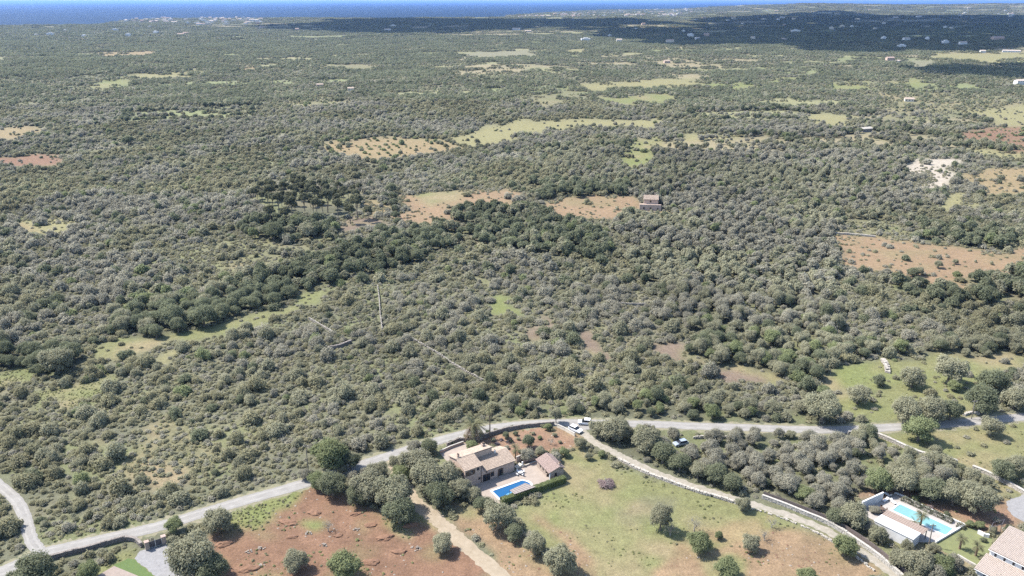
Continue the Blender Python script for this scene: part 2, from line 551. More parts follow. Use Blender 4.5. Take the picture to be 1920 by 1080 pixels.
zone('yellow', 'none', (1080, 157), (1180, 150), (1300, 145), (1310, 156), (1180, 164), (1090, 168))
zone('green', 'none', (1110, 184), (1280, 172), (1288, 184), (1180, 197))
zone('open', 'sparse', (1000, 175), (1090, 165), (1085, 185), (1020, 200))
zone('yellow', 'none', (1505, 222), (1540, 213), (1602, 215), (1605, 236), (1540, 236))
zone('green', 'none', (1310, 160), (1410, 152), (1412, 162), (1330, 168))
zone('open', 'open', (1390, 270), (1470, 250), (1440, 268), (1400, 282))
zone('yellow', 'none', (1270, 248), (1390, 250), (1390, 255), (1280, 256))
zone('green', 'none', (1450, 145), (1490, 142), (1490, 153), (1455, 154))
zone('green', 'none', (1555, 156), (1625, 150), (1640, 166), (1560, 168))
zone('green', 'none', (1680, 148), (1715, 144), (1722, 160), (1690, 165))
zone('open', 'open', (1640, 170), (1920, 180), (1920, 240), (1800, 215), (1660, 240))
zone('red', 'orchard', (1805, 252), (1860, 240), (1920, 238), (1920, 282), (1880, 276), (1812, 262))
zone('wood', 'belt', (1800, 262), (1835, 262), (1900, 272), (1898, 284), (1840, 280))
zone('yellow', 'sparse', (1818, 208), (1920, 198), (1920, 236), (1870, 228))
zone('yellow', 'open', (1800, 276), (1920, 286), (1920, 302), (1830, 292))
zone('tan', 'sparse', (1812, 328), (1850, 318), (1920, 314), (1920, 362), (1860, 360), (1830, 352))
zone('yellow', 'sparse', (1745, 380), (1800, 362), (1835, 372), (1770, 392))
zone('pale', 'sparse', (1698, 312), (1735, 298), (1785, 298), (1802, 318), (1765, 346), (1735, 350), (1740, 330), (1720, 322))
zone('tan', 'sparse', (0, 241), (40, 235), (82, 238), (75, 244), (40, 247), (22, 260), (0, 258))
zone('red', 'sparse', (0, 297), (60, 292), (115, 290), (116, 304), (60, 309), (0, 305))
zone('yellow', 'open', (25, 418), (120, 408), (132, 440), (60, 446), (25, 428))
zone('tan', 'none', (20, 420), (40, 418), (55, 440), (30, 440))
zone('green', 'none', (172, 154), (240, 144), (242, 158), (195, 164))
zone('yellow', 'none', (245, 137), (375, 131), (376, 142), (270, 146))
zone('tan', 'none', (435, 126), (490, 124), (492, 135), (440, 136))
zone('tan', 'none', (180, 99), (290, 95), (292, 103), (185, 106))
zone('open', 'orchard', (540, 190), (620, 178), (650, 190), (560, 200))
zone('open', 'none', (620, 122), (720, 118), (725, 126), (630, 130))
zone('farm', 'none', (870, 100), (1000, 92), (1010, 104), (880, 108))
zone('yellow', 'none', (1070, 92), (1110, 90), (1112, 98), (1075, 98))
zone('farm', 'none', (1690, 115), (1760, 112), (1762, 124), (1700, 126))
zone('yellow', 'none', (1745, 100), (1920, 98), (1920, 112), (1860, 118), (1760, 112))
zone('farm', 'none', (1280, 43), (1440, 38), (1440, 42), (1290, 47))
zone('farm', 'none', (1600, 38), (1760, 34), (1760, 40), (1610, 43))
zone('green', 'orchard', (1165, 300), (1200, 262), (1245, 255), (1240, 285), (1205, 320))
zone('tan', 'none', (1190, 318), (1205, 300), (1202, 322))
# near ground below the road
zone('red', 'none', (385, 1200), (388, 1015), (440, 975), (530, 940), (590, 920), (640, 925), (720, 960), (790, 985), (840, 1015), (900, 1080), (960, 1200))
zone('green', 'weeds', (425, 980), (440, 948), (560, 915), (590, 925), (560, 965), (500, 990), (440, 1000))
zone('green', 'none', (585, 975), (612, 965), (640, 1000), (600, 1005))
zone('green', 'weeds', (700, 975), (800, 965), (830, 985), (790, 1000))
zone('green', 'weeds', (385, 1040), (440, 1052), (430, 1090), (380, 1100))
zone('orange', 'none', (820, 945), (880, 940), (960, 985), (1050, 1090), (1200, 1300), (960, 1300), (900, 1040), (850, 990))
zone('meadow', 'none', (830, 948), (880, 942), (920, 965), (900, 985), (850, 972))
zone('meadow', 'none', (968, 955), (1058, 910), (1060, 868), (1045, 850), (1060, 830), (1110, 838), (1200, 880), (1300, 918), (1440, 958), (1530, 1000), (1600, 1045), (1660, 1100), (1700, 1300), (1150, 1300), (1060, 1090), (985, 985))
zone('bright', 'none', (1060, 885), (1058, 858), (1130, 850), (1170, 866), (1130, 880), (1090, 890), (1070, 905))
zone('green', 'none', (968, 952), (1062, 906), (1110, 910), (1060, 945), (1000, 965))
zone('bright', 'none', (1205, 1005), (1225, 985), (1250, 1010), (1270, 1030), (1240, 1038))
zone('orange', 'none', (1060, 1100), (1040, 1030), (1000, 965), (1040, 985), (1090, 1040), (1130, 1100))
zone('orange', 'none', (1230, 1060), (1290, 1035), (1330, 1050), (1320, 1090), (1240, 1100))
zone('orange', 'none', (1330, 1040), (1380, 1000), (1480, 985), (1560, 1010), (1620, 1060), (1640, 1100), (1400, 1100), (1420, 1060))
zone('tan', 'none', (1290, 985), (1380, 962), (1440, 975), (1400, 1010), (1320, 1000))
zone('open', 'none', (1130, 940), (1250, 945), (1260, 985), (1150, 975))
zone('garden', 'none', (840, 842), (880, 822), (1040, 798), (1075, 818), (1062, 835), (1010, 852), (985, 868), (960, 850), (915, 832))
zone('wood', 'wood', (1100, 800), (1330, 800), (1400, 812), (1640, 812), (1690, 838), (1760, 868), (1850, 900), (1880, 925), (1860, 955), (1760, 945), (1680, 915), (1620, 915), (1560, 985), (1500, 955), (1420, 928), (1330, 902), (1240, 868), (1180, 840), (1120, 822))
zone('garden', 'none', (1595, 945), (1640, 915), (1760, 940), (1900, 955), (1920, 985), (1800, 990), (1650, 935))
zone('meadow', 'open', (1860, 885), (1920, 915), (1920, 935), (1880, 935))
zone('wood', 'wood', (1590, 955), (1630, 985), (1700, 1040), (1790, 1050), (1830, 1070), (1850, 1300), (1750, 1300), (1640, 1030), (1560, 985))
zone('meadow', 'none', (1700, 1035), (1752, 1015), (1830, 985), (1860, 1010), (1830, 1060), (1780, 1048))
zone('scrub', 'open', (0, 1200), (0, 1085), (90, 1052), (240, 1015), (262, 1030), (262, 1200))
zone('meadow', 'none', (180, 1052), (230, 1025), (262, 1030), (290, 1080), (300, 1200), (160, 1200))

GR = np.zeros((1080, 1920), dtype=np.uint8)
VR = np.zeros((1080, 1920), dtype=np.uint8)


def inside(poly, X, Y):
    r = np.zeros(X.shape, dtype=bool)
    n = len(poly)
    j = n - 1
    for i in range(n):
        xi, yi = poly[i]
        xj, yj = poly[j]
        if yi != yj:
            r ^= ((yi > Y) != (yj > Y)) & (X < (xj - xi) * (Y - yi) / (yj - yi) + xi)
        j = i
    return r


for poly, g, v in Z:
    x0, y0 = np.floor(poly.min(0)).astype(int)
    x1, y1 = np.ceil(poly.max(0)).astype(int) + 1
    x0, y0, x1, y1 = max(x0, 0), max(y0, 0), min(x1, 1920), min(y1, 1080)
    if x1 <= x0 or y1 <= y0:
        continue
    X, Y = np.meshgrid(np.arange(x0, x1) + 0.5, np.arange(y0, y1) + 0.5)
    k = inside(poly, X, Y)
    GR[y0:y1, x0:x1][k] = GK.index(g)
    VR[y0:y1, x0:x1][k] = VI[v]


def lookup(x, y, wob=1.0, seed=31):
    """ground and plant zone at ground points, borders made uneven in metres"""
    d = np.hypot(x, y)
    w = wob * (1.2 + d * 0.004)
    sx = 1.0 / (4.0 + d * 0.01)
    xx = x + w * 2 * (vnoise(x * sx, y * sx, seed) - 0.5) * 1.6
    yy = y + w * 2 * (vnoise(x * sx, y * sx, seed + 5) - 0.5) * 1.6
    px, py, _ = proj(xx, yy, height(xx, yy))
    i = np.clip(py, 0, 1079).astype(int)
    j = np.clip(px, 0, 1919).astype(int)
    off = (px < -50) | (px > 1970)          # beyond the edges of the photograph the scrub goes on
    g, v = np.where(off, GK.index('scrub'), GR[i, j]), np.where(off, VI['scrub'], VR[i, j])
    # farther off the trees in front hide the near rim of a field: the fields reach that much closer
    i2 = np.clip(py - 3.2 * FPX / np.maximum(d, 60.0) * sstep(350, 700, d), 0, 1079).astype(int)
    g2, v2 = GR[i2, j], VR[i2, j]
    k = np.isin(v2, FIELD_V) & ~np.isin(v, FIELD_V) & ~off
    return np.where(k, g2, g), np.where(k, v2, v)


FIELD_V = [VI[k_] for k_ in ('none', 'sparse', 'orchard', 'weeds')]


# ------------------------------------------------------------------ ground, sea
def build_ground():
    a = np.tan(np.linspace(R(-52), R(52), 760))
    rows = [55.0]
    while rows[-1] < 12900:
        d = rows[-1]
        rows.append(d + max(0.75, d * (0.0052 if d < 700 else 0.0105)))
    rows = np.array(rows)
    Y, A = np.meshgrid(rows, a, indexing='ij')
    X = A * Y
    Hh = height(X, Y)
    g, v = lookup(X.ravel(), Y.ravel(), 1.6)
    col = GCOL[g].reshape(*X.shape, 3)
    # soften borders a little and mottle with neighbouring tones
    near = sstep(900, 250, np.hypot(X, Y))
    n1 = fbm(X / 26.0, Y / 26.0, 41, 4)
    n2 = fbm(X / 7.0, Y / 7.0, 57, 3)
    grassy = np.isin(g, [GK.index(k) for k in ('meadow', 'green', 'bright', 'open')]).reshape(X.shape)
    dry = np.array((0.165, 0.127, 0.078))
    k = (sstep(0.46, 0.66, 0.55 * n1 + 0.45 * n2) * 0.75 * grassy)[..., None]
    col = col * (1 - k) + dry * k
    k = (sstep(0.50, 0.70, fbm(X / 11.0, Y / 11.0, 77, 4)) * 0.55 * grassy)[..., None]
    col = col * (1 - k) + np.array((0.100, 0.110, 0.045)) * k
    soil = np.isin(g, [GK.index(k) for k in ('red', 'orange', 'tan', 'brown', 'garden')]).reshape(X.shape)
    k = (0.75 + 0.5 * fbm(X / 4.0, Y / 4.0, 92, 3))[..., None]
    col = np.where(soil[..., None], col * k, col)
    k = (sstep(0.54, 0.72, fbm(X / 9.0, Y / 9.0, 91, 4)) * 0.5 * soil)[..., None]
    col = col * (1 - k) + np.array((0.112, 0.102, 0.052)) * k
    scr = np.isin(g, [GK.index(k) for k in ('scrub', 'wood')]).reshape(X.shape)
    k = (sstep(0.48, 0.7, n1) * 0.45 * scr)[..., None]
    col = col * (1 - k) + np.array((0.130, 0.110, 0.072)) * k
    k = (sstep(0.5, 0.68, fbm(X / 16.0, Y / 16.0, 23, 3)) * 0.6 * scr)[..., None]
    col = col * (1 - k) + np.array((0.096, 0.104, 0.046)) * k
    # small fields in the farther scrub, each with its own tone
    cl = clearing(X.ravel(), Y.ravel()).reshape(X.shape)
    tone = plots(X.ravel(), Y.ravel())[1].reshape(X.shape)[..., None]
    fc = np.where(tone > 0.6, np.array((0.150, 0.128, 0.078)), np.where(tone > 0.25, np.array((0.140, 0.135, 0.070)), np.array((0.112, 0.122, 0.056))))
    k = ((cl > 0) * scr)[..., None] * 1.0
    col = col * (1 - k) + fc * k
    # let neighbouring soils run into one another
    for _ in range(3):
        c2 = col.copy()
        c2[1:-1] = (col[:-2] + 2 * col[1:-1] + col[2:]) / 4
        c3 = c2.copy()
        c3[:, 2:-2] = (c2[:, :-4] + 2 * c2[:, 1:-3] + 3 * c2[:, 2:-2] + 2 * c2[:, 3:-1] + c2[:, 4:]) / 9
        col = c3
    col = np.clip(col, 0, 1)
    nr, nc = X.shape
    idx = np.arange(nr * nc).reshape(nr, nc)
    F = np.stack([idx[:-1, :-1], idx[:-1, 1:], idx[1:, 1:], idx[1:, :-1]], -1).reshape(-1, 4)
    # the coast ends where the bottom of the sea begins
    me = mesh_np('ground', np.stack([X, Y, Hh], -1).reshape(-1, 3), F, M_ground, smooth=True)
    at_ = me.color_attributes.new('soil', 'FLOAT_COLOR', 'POINT')
    at_.data.foreach_set('color', np.concatenate([col.reshape(-1, 3), np.ones((nr * nc, 1))], 1).astype(np.float32).ravel())
    return tag(link(bpy.data.objects.new('ground', me)), 'dry scrubland ground with fields of red soil and grass', kind='structure')


def ground_mat():
    m, nt, N, L = new_mat('soil_and_grass')
    out = N.new('ShaderNodeOutputMaterial')
    b = N.new('ShaderNodeBsdfPrincipled')
    b.inputs['Roughness'].default_value = 0.97
    b.inputs['Specular IOR Level'].default_value = 0.15
    L.new(b.outputs[0], out.inputs[0])
    at_ = N.new('ShaderNodeVertexColor')
    at_.layer_name = 'soil'
    tc = N.new('ShaderNodeTexCoord')
    prev = at_.outputs['Color']
    for scale, lo, hi in ((0.45, 0.78, 1.22), (1.9, 0.72, 1.28), (7.0, 0.8, 1.2)):
        nz = N.new('ShaderNodeTexNoise')
        nz.inputs['Scale'].default_value = scale
        nz.inputs['Detail'].default_value = 5
        nz.inputs['Roughness'].default_value = 0.7
        L.new(tc.outputs['Object'], nz.inputs['Vector'])
        mr = N.new('ShaderNodeMapRange')
        mr.inputs['From Min'].default_value = 0.3
        mr.inputs['From Max'].default_value = 0.7
        mr.inputs['To Min'].default_value = lo
        mr.inputs['To Max'].default_value = hi
        L.new(nz.outputs[0], mr.inputs['Value'])
        s = N.new('ShaderNodeVectorMath')
        s.operation = 'SCALE'
        L.new(prev, s.inputs[0])
        L.new(mr.outputs[0], s.inputs['Scale'])
        prev = s.outputs[0]
    L.new(prev, b.inputs['Base Color'])
    nz = N.new('ShaderNodeTexNoise')
    nz.inputs['Scale'].default_value = 1.6
    nz.inputs['Detail'].default_value = 8
    nz.inputs['Roughness'].default_value = 0.7
    L.new(tc.outputs['Object'], nz.inputs['Vector'])
    bp = N.new('ShaderNodeBump')
    bp.inputs['Strength'].default_value = 0.55
    bp.inputs['Distance'].default_value = 0.35
    L.new(nz.outputs[0], bp.inputs['Height'])
    L.new(bp.outputs[0], b.inputs['Normal'])
    return m


M_ground = ground_mat()
ground = build_ground()


def sea_mat():
    m, nt, N, L = new_mat('sea_water')
    out = N.new('ShaderNodeOutputMaterial')
    b = N.new('ShaderNodeBsdfPrincipled')
    b.inputs['Base Color'].default_value = (0.016, 0.075, 0.19, 1)
    b.inputs['Roughness'].default_value = 0.75
    b.inputs['Specular IOR Level'].default_value = 0.04
    tc = N.new('ShaderNodeTexCoord')
    nz = N.new('ShaderNodeTexNoise')
    nz.inputs['Scale'].default_value = 0.002
    nz.inputs['Detail'].default_value = 7
    L.new(tc.outputs['Object'], nz.inputs['Vector'])
    rp = N.new('ShaderNodeValToRGB')
    rp.color_ramp.elements[0].position = 0.35
    rp.color_ramp.elements[0].color = (0.007, 0.018, 0.040, 1)
    rp.color_ramp.elements[1].position = 0.65
    rp.color_ramp.elements[1].color = (0.010, 0.024, 0.050, 1)
    L.new(nz.outputs[0], rp.inputs[0])
    L.new(rp.outputs[0], b.inputs['Base Color'])
    L.new(b.outputs[0], out.inputs[0])
    return m


me = mesh_np('sea', np.array([(-150000, 2500, -6), (150000, 2500, -6), (150000, 130000, -6), (-150000, 130000, -6)], dtype=float), np.array([[0, 1, 2, 3]]), sea_mat())
tag(link(bpy.data.objects.new('sea', me)), 'deep blue sea out to the horizon', kind='structure')

# ------------------------------------------------------------------ air
m, nt, N, L = new_mat('haze')
out = N.new('ShaderNodeOutputMaterial')
pv = N.new('ShaderNodeVolumePrincipled')
pv.inputs['Color'].default_value = (0.18, 0.32, 0.66, 1)
pv.inputs['Density'].default_value = 3.0e-5
pv.inputs['Anisotropy'].default_value = 0.2
L.new(pv.outputs[0], out.inputs['Volume'])
hb = MB()
hb.box((-155000, -400, -32), (155000, 135000, 185))
tag(hb.build('haze', m), 'thin blue haze over the land', kind='stuff')

# ------------------------------------------------------------------ clouds that shade the far land (high above the frame)
M_cloud = rough_mat('cloud', (0.85, 0.86, 0.88), (0.8, 0.81, 0.83), 0.002)
CL_Z = 1500.0
CL_OFF = Vector((SUN_V.x, SUN_V.y, 0)) * (CL_Z / SUN_V.z)


def cloud(px_poly, n, r, label):
    """a flat based cumulus standing between the sun and the ground it shades"""
    P = np.array([at(*p) for p in px_poly])
    lo, hi = P.min(0), P.max(0)
    pts = []
    rr = random.Random(len(px_poly) * 7 + n)
    for gx_ in np.arange(lo[0], hi[0], r * 0.95):
        for gy_ in np.arange(lo[1], hi[1], r * 0.95):
            q = (gx_ + rr.uniform(-.35, .35) * r, gy_ + rr.uniform(-.35, .35) * r)
            if inside(P, np.array([q[0]]), np.array([q[1]]))[0] and rr.random() < 0.95:
                pts.append(q)
    bm = bmesh.new()
    bmesh.ops.create_icosphere(bm, subdivisions=1, radius=1.0)
    sv = np.array([v.co for v in bm.verts])
    sf = np.array([[v.index for v in f.verts] for f in bm.faces])
    bm.free()
    V, F = [], []
    for k, (x, y) in enumerate(pts):
        s = r * rr.uniform(0.7, 1.15)
        v = sv * np.array((s, s * rr.uniform(0.8, 1.4), s * 0.45))
        v = v * (1 + 0.25 * (fbm(sv[:, 0] * 2 + k, sv[:, 1] * 2 + sv[:, 2], 3, 2)[:, None] - 0.5))
        v[:, 2] = np.maximum(v[:, 2], -s * 0.12)
        V.append(v + np.array((x + CL_OFF.x, y + CL_OFF.y, CL_Z)))
        F.append(sf + k * len(sv))
    me = mesh_np('cloud', np.concatenate(V), np.concatenate(F), M_cloud, smooth=True)
    tag(link(bpy.data.objects.new('cloud', me)), label, kind='structure')


cloud([(520, 50), (700, 35), (1000, 35), (1180, 36), (1250, 44), (1100, 52), (900, 54), (760, 62), (640, 58)], 55, 190, 'white cumulus cloud above the coast')
cloud([(1080, 55), (1300, 50), (1330, 34), (1560, 24), (1700, 30), (2100, 32), (2300, 60), (2100, 95), (1700, 92), (1560, 92), (1400, 82), (1250, 84), (1180, 70)], 120, 150, 'broad white cumulus cloud above the farmland')
cloud([(1700, 128), (1790, 120), (1920, 118), (2050, 124), (2000, 142), (1850, 142), (1740, 140)], 24, 55, 'small white cumulus cloud above the fields')
# ------------------------------------------------------------------ where the ray of a pixel meets the land
def hit(px, py):
    X, Y = px - 960.0, 540.0 - py
    d = np.array((X, FPX * CP + Y * SP, -FPX * SP + Y * CP))
    d = d / d[1]
    yy = np.geomspace(90, 14000, 4000)
    zz = CAM_H + d[2] * yy
    hh = height(d[0] * yy, yy)
    k = np.argmax(zz < hh) if (zz < hh).any() else len(yy) - 1
    return Vector((d[0] * yy[k], yy[k], float(hh[k])))


# ------------------------------------------------------------------ roads and paved sheets
ROADS = []      # (world polyline, half width) kept clear of plants


def smooth_line(pts, n=8):
    P = [Vector((*p, 0)) for p in pts]
    P = [P[0] * 2 - P[1]] + P + [P[-1] * 2 - P[-2]]
    o = []
    for i in range(1, len(P) - 2):
        for k in range(n):
            t = k / n
            a, b, c, d = P[i - 1], P[i], P[i + 1], P[i + 2]
            o.append(0.5 * ((2 * b) + (c - a) * t + (2 * a - 5 * b + 4 * c - d) * t * t + (3 * b - a - 3 * c + d) * t ** 3))
    o.append(P[-2])
    return o


def ribbon(name, px, w, mat, z, label, rag=0.12, clear=None):
    L = smooth_line([at(*p) for p in px], 12)
    ROADS.append((np.array([(p.x, p.y) for p in L]), (clear if clear is not None else w / 2 + 0.2)))
    vs, fs = [], []
    K = 6
    for i, p in enumerate(L):
        d = (L[min(i + 1, len(L) - 1)] - L[max(i - 1, 0)]).normalized()
        n = Vector((-d.y, d.x, 0))
        r0, r1 = random.uniform(-rag, rag), random.uniform(-rag, rag)
        for k in range(K + 1):
            t = k / K
            off = (-(w / 2 + r0) * (1 - t) + (w / 2 + r1) * t)
            crown = 0.05 * (1 - (2 * t - 1) ** 2)
            vs.append((p.x + n.x * off, p.y + n.y * off, z + crown))
    for i in range(len(L) - 1):
        for k in range(K):
            a = i * (K + 1) + k
            fs.append((a, a + 1, a + K + 2, a + K + 1))
    mats = [mat, M_roadworn] if mat is M_road else [mat]
    me = mesh_np(name, vs, fs, mats, [1 if (len(mats) > 1 and i % K in (1, 4)) else 0 for i in range(len(fs))], smooth=True)
    o = link(bpy.data.objects.new(name, me))
    return tag(o, label, kind='structure')


SHEETS = []


def sheet(name, pts, mat, z, label, world=False, rag=0.0, thick=0.0):
    P = [Vector((p[0], p[1], 0)) if world else A3(*p) for p in pts]
    SHEETS.append(np.array([(p.x, p.y) for p in P]))
    Q = []
    for i, p in enumerate(P):
        q = P[(i + 1) % len(P)]
        n = max(1, int((q - p).length / 0.8)) if rag else 1
        for k in range(n):
            s = p.lerp(q, k / n)
            Q.append(s + Vector((random.uniform(-rag, rag), random.uniform(-rag, rag), 0)) if rag else s)
    bm = bmesh.new()
    vs = [bm.verts.new((p.x, p.y, z)) for p in Q]
    f = bm.faces.new(vs)
    if f.normal.z < 0:
        f.normal_flip()
    if thick:
        r = bmesh.ops.extrude_face_region(bm, geom=[f])
        for v in r['geom']:
            if isinstance(v, bmesh.types.BMVert):
                v.co.z = z - thick
    bmesh.ops.triangulate(bm, faces=bm.faces)
    bmesh.ops.recalc_face_normals(bm, faces=bm.faces)
    me = bpy.data.meshes.new(name)
    bm.to_mesh(me)
    bm.free()
    me.materials.append(mat)
    return tag(link(bpy.data.objects.new(name, me)), label, kind='structure')


ROADPX = [(-330, 1165), (-120, 1108), (0, 1073), (75, 1040), (130, 1026), (200, 1010), (250, 999), (310, 984), (390, 959), (440, 944), (500, 927), (570, 907),
                (660, 878), (735, 853), (800, 833), (850, 819), (900, 807), (960, 798), (1040, 793), (1090, 793), (1150, 794), (1230, 796), (1300, 799),
                (1400, 802), (1480, 805), (1580, 806), (1680, 801), (1770, 796), (1850, 788), (1920, 782), (2050, 772), (2300, 756)]
ribbon('road_verge', ROADPX, 6.2, M_verge, 0.0, 'dusty grassy verges along the asphalt road', 0.8)
ribbon('road', ROADPX, 4.2, M_road, 0.05, 'pale narrow asphalt road crossing the scrub')
sheet('road_verge', [(1045, 792), (1100, 789), (1130, 795), (1125, 806), (1085, 806), (1060, 800)], M_road, 0.075, 'paved widening of the road at the track')
ribbon('lane', [(-40, 880), (5, 915), (30, 938), (44, 962), (52, 990), (60, 1015), (78, 1038)], 2.9, M_road, 0.04, 'narrow pale lane joining the road at the left')
ribbon('track', [(1086, 803), (1110, 826), (1150, 848), (1190, 868), (1250, 894), (1330, 921), (1400, 942), (1470, 964), (1530, 986), (1590, 1018), (1650, 1058), (1720, 1110)],
       2.6, M_track, 0.02, 'gravel farm track between the meadow and the wood', 0.35)
ribbon('driveway', [(735, 858), (752, 895), (775, 938), (812, 968), (848, 1000), (893, 1040), (945, 1085), (1010, 1150)], 3.9, M_drive, 0.02, 'sandy driveway curving down past the red field', 0.4)
sheet('gravel_yard', [(262, 1033), (312, 1021), (345, 1040), (340, 1100), (300, 1090), (290, 1080), (252, 1048)], M_gravel, 0.02, 'grey gravel yard inside the gate', rag=0.15)
sheet('lawn', [(213, 1060), (240, 1047), (253, 1050), (292, 1082), (270, 1100)], M_lawn, 0.016, 'bright green lawn beside the gravel yard', rag=0.15)
sheet('paving', [(214, 1062), (186, 1078), (150, 1110), (300, 1110), (258, 1080)], M_paver, 0.12, 'pink paved terrace corner at the bottom edge', thick=0.12)
sheet('paving', [(893, 908), (968, 884), (983, 872), (1003, 864), (1030, 868), (1040, 890), (1058, 897), (943, 947), (930, 943), (886, 926)], M_terrace, 0.10, 'pink paved pool terrace of the farmhouse', thick=0.1)
sheet('paving', [(824, 849), (868, 829), (884, 838), (893, 868), (880, 905), (850, 880)], M_terrace, 0.06, 'pink paved courtyard behind the farmhouse', thick=0.06)
sheet('gravel_yard', [(1885, 940), (1925, 925), (1960, 960), (1935, 985), (1895, 965)], M_gravel, 0.02, 'pale gravel yard at the right edge', rag=0.3)
sheet('lawn', [(1808, 986), (1753, 1018), (1770, 1035), (1832, 1063), (1850, 1045), (1862, 1010), (1825, 990)], M_dulllawn, 0.018, 'dull green lawn between the villa and its pool', rag=0.1)

# ------------------------------------------------------------------ walls
def stone_run(mb, L, h, w, rr, dens=1.0):
    """uneven stones laid in courses along both faces, smaller ones on top"""
    for i in range(len(L) - 1):
        a, b = L[i], L[i + 1]
        seg = (b - a).length
        d = (b - a).normalized()
        nrm = Vector((-d.y, d.x, 0))
        z = 0.0
        while z < h - 0.05:
            ch = rr.uniform(0.2, 0.34)
            for side in (-1, 1):
                s = rr.uniform(-0.2, 0)
                while s < seg:
                    ln = rr.uniform(0.25, 0.6)
                    if rr.random() < dens:
                        c = a + d * (s + ln / 2) + nrm * side * (w * 0.27 * (1 - 0.25 * z / h) + rr.uniform(-0.04, 0.04))
                        M = Matrix.Translation((c.x, c.y, c.z + z + ch / 2 + rr.uniform(-.03, .03))) @ Matrix.Rotation(math.atan2(d.y, d.x) + rr.uniform(-.2, .2), 4, 'Z') @ Matrix.Rotation(rr.uniform(-.15, .15), 4, 'Y')
                        x, y, zz = ln * 0.47, w * 0.27, ch * 0.5
                        vs = [M @ Vector((sx * x * rr.uniform(.8, 1.1), sy * y * rr.uniform(.8, 1.1), sz * zz * rr.uniform(.75, 1.1))) for sx, sy, sz in
                              ((-1, -1, -1), (1, -1, -1), (1, 1, -1), (-1, 1, -1), (-1, -1, 1), (1, -1, 1), (1, 1, 1), (-1, 1, 1))]
                        mb.hexa(vs)
                    s += ln
            z += ch * 0.92


def stone_wall(px, h, w, label, mat=None, group=None, world=False, dens=1.0, name='dry_stone_wall', coping=None, clear=0.5):
    L = [hit(*p) for p in px]
    pts = smooth_line([(p.x, p.y) for p in L], 4) if len(L) > 2 else [Vector((p.x, p.y, 0)) for p in L]
    pts = [Vector((p.x, p.y, hz(p.x, p.y))) for p in pts]
    o = pts[len(pts) // 2].copy()
    t = thing(name, label, 'wall', o, 0, group)
    mb = MB()
    stone_run(mb, [p - o for p in pts], h, w, random.Random(int(px[0][0] * 7 + px[0][1])), dens)
    s = mb.build('stones', mat or M_stone, t)
    s['kind'] = 'stuff'
    if coping:
        cb = MB()
        for i in range(len(pts) - 1):
            a, b = pts[i] - o, pts[i + 1] - o
            d = (b - a).normalized()
            n = Vector((-d.y, d.x, 0)) * (w / 2 + 0.05)
            zt = Vector((0, 0, h + 0.12))
            cb.slab([a - n + zt, b - n + zt, b + n + zt, a + n + zt], 0.12)
        cb.build('coping', coping, t)
    ROADS.append((np.array([(p.x, p.y) for p in pts]), w / 2 + clear))
    return t


def plain_wall(px, h, w, label, mat, name='garden_wall', z0=0.0, coping=None, top=False):
    """px is traced along the foot of the wall, or along its top edge"""
    P = [A3(p[0], p[1], h if top else 0) for p in px]
    P = [Vector((p.x, p.y, 0)) for p in P]
    o = P[0].copy()
    t = thing(name, label, 'wall', o)
    mb, cb = MB(), MB()
    for i in range(len(P) - 1):
        a, b = P[i] - o, P[i + 1] - o
        d = (b - a).normalized()
        n = Vector((-d.y, d.x, 0)) * w / 2
        e = d * 0.002 * i
        lo = [a - n + e, b - n, b + n, a + n + e]
        mb.hexa([v + Vector((0, 0, z0 - 0.1)) for v in lo] + [v + Vector((0, 0, h)) for v in lo])
        if coping:
            n2 = n * (1 + 0.08 / w)
            q = [a - n2 + e, b - n2, b + n2, a + n2 + e]
            cb.hexa([v + Vector((0, 0, h + 0.002)) for v in q] + [v + Vector((0, 0, h + 0.08)) for v in q])
    mb.build('wall_body', mat, t)
    if coping:
        cb.build('coping', coping, t)
    ROADS.append((np.array([(p.x, p.y) for p in P]), w / 2 + 0.4))
    return t


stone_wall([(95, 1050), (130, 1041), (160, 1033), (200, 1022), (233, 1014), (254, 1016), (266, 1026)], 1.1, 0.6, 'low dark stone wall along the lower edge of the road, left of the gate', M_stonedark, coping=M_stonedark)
stone_wall([(1160, 862), (1185, 876), (1215, 889), (1260, 907), (1310, 924), (1350, 936), (1400, 951)], 0.65, 0.8, 'tumbled low stone wall between the meadow and the gravel track', dens=0.8)
stone_wall([(1410, 955), (1470, 974), (1530, 999), (1585, 1032), (1640, 1072)], 0.3, 0.5, 'row of sunken stones along the lower edge of the track', dens=0.5)
stone_wall([(1429, 935), (1470, 950), (1512, 967), (1545, 981), (1577, 998), (1610, 1020), (1645, 1046), (1700, 1092)], 1.0, 0.5, 'whitewashed stone wall beside the track in front of the dark screen fence', M_cap, coping=M_cap)
stone_wall([(1590, 815), (1632, 815), (1665, 827), (1720, 851), (1755, 861), (1792, 869)], 1.0, 0.7, 'pale dry stone wall slanting down from the round tree by the road', coping=M_cap)
stone_wall([(1823, 879), (1850, 890), (1885, 908), (1925, 930), (1960, 948)], 1.0, 0.7, 'pale dry stone wall slanting down to the right edge', coping=M_cap)
stone_wall([(708, 537), (711, 562), (713, 590), (717, 620)], 0.9, 0.42, 'thin pale stone wall running straight away through the left scrub', M_oldwall, dens=0.6, clear=0.05)
stone_wall([(580, 600), (600, 611), (626, 626)], 0.9, 0.5, 'short pale stone wall in the scrub under the dark tree belt', M_oldwall, dens=0.8, clear=0.05)
stone_wall([(758, 629), (790, 646), (820, 664), (860, 690), (905, 714)], 0.6, 0.5, 'broken stone wall slanting through the middle of the scrub', M_oldwall, dens=0.5, clear=0.0)
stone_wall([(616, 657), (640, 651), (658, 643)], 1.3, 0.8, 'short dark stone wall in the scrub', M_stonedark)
stone_wall([(1155, 571), (1185, 573), (1210, 573)], 1.0, 0.6, 'short level stone wall in the grey scrub', M_oldwall, dens=0.8, clear=0.05)
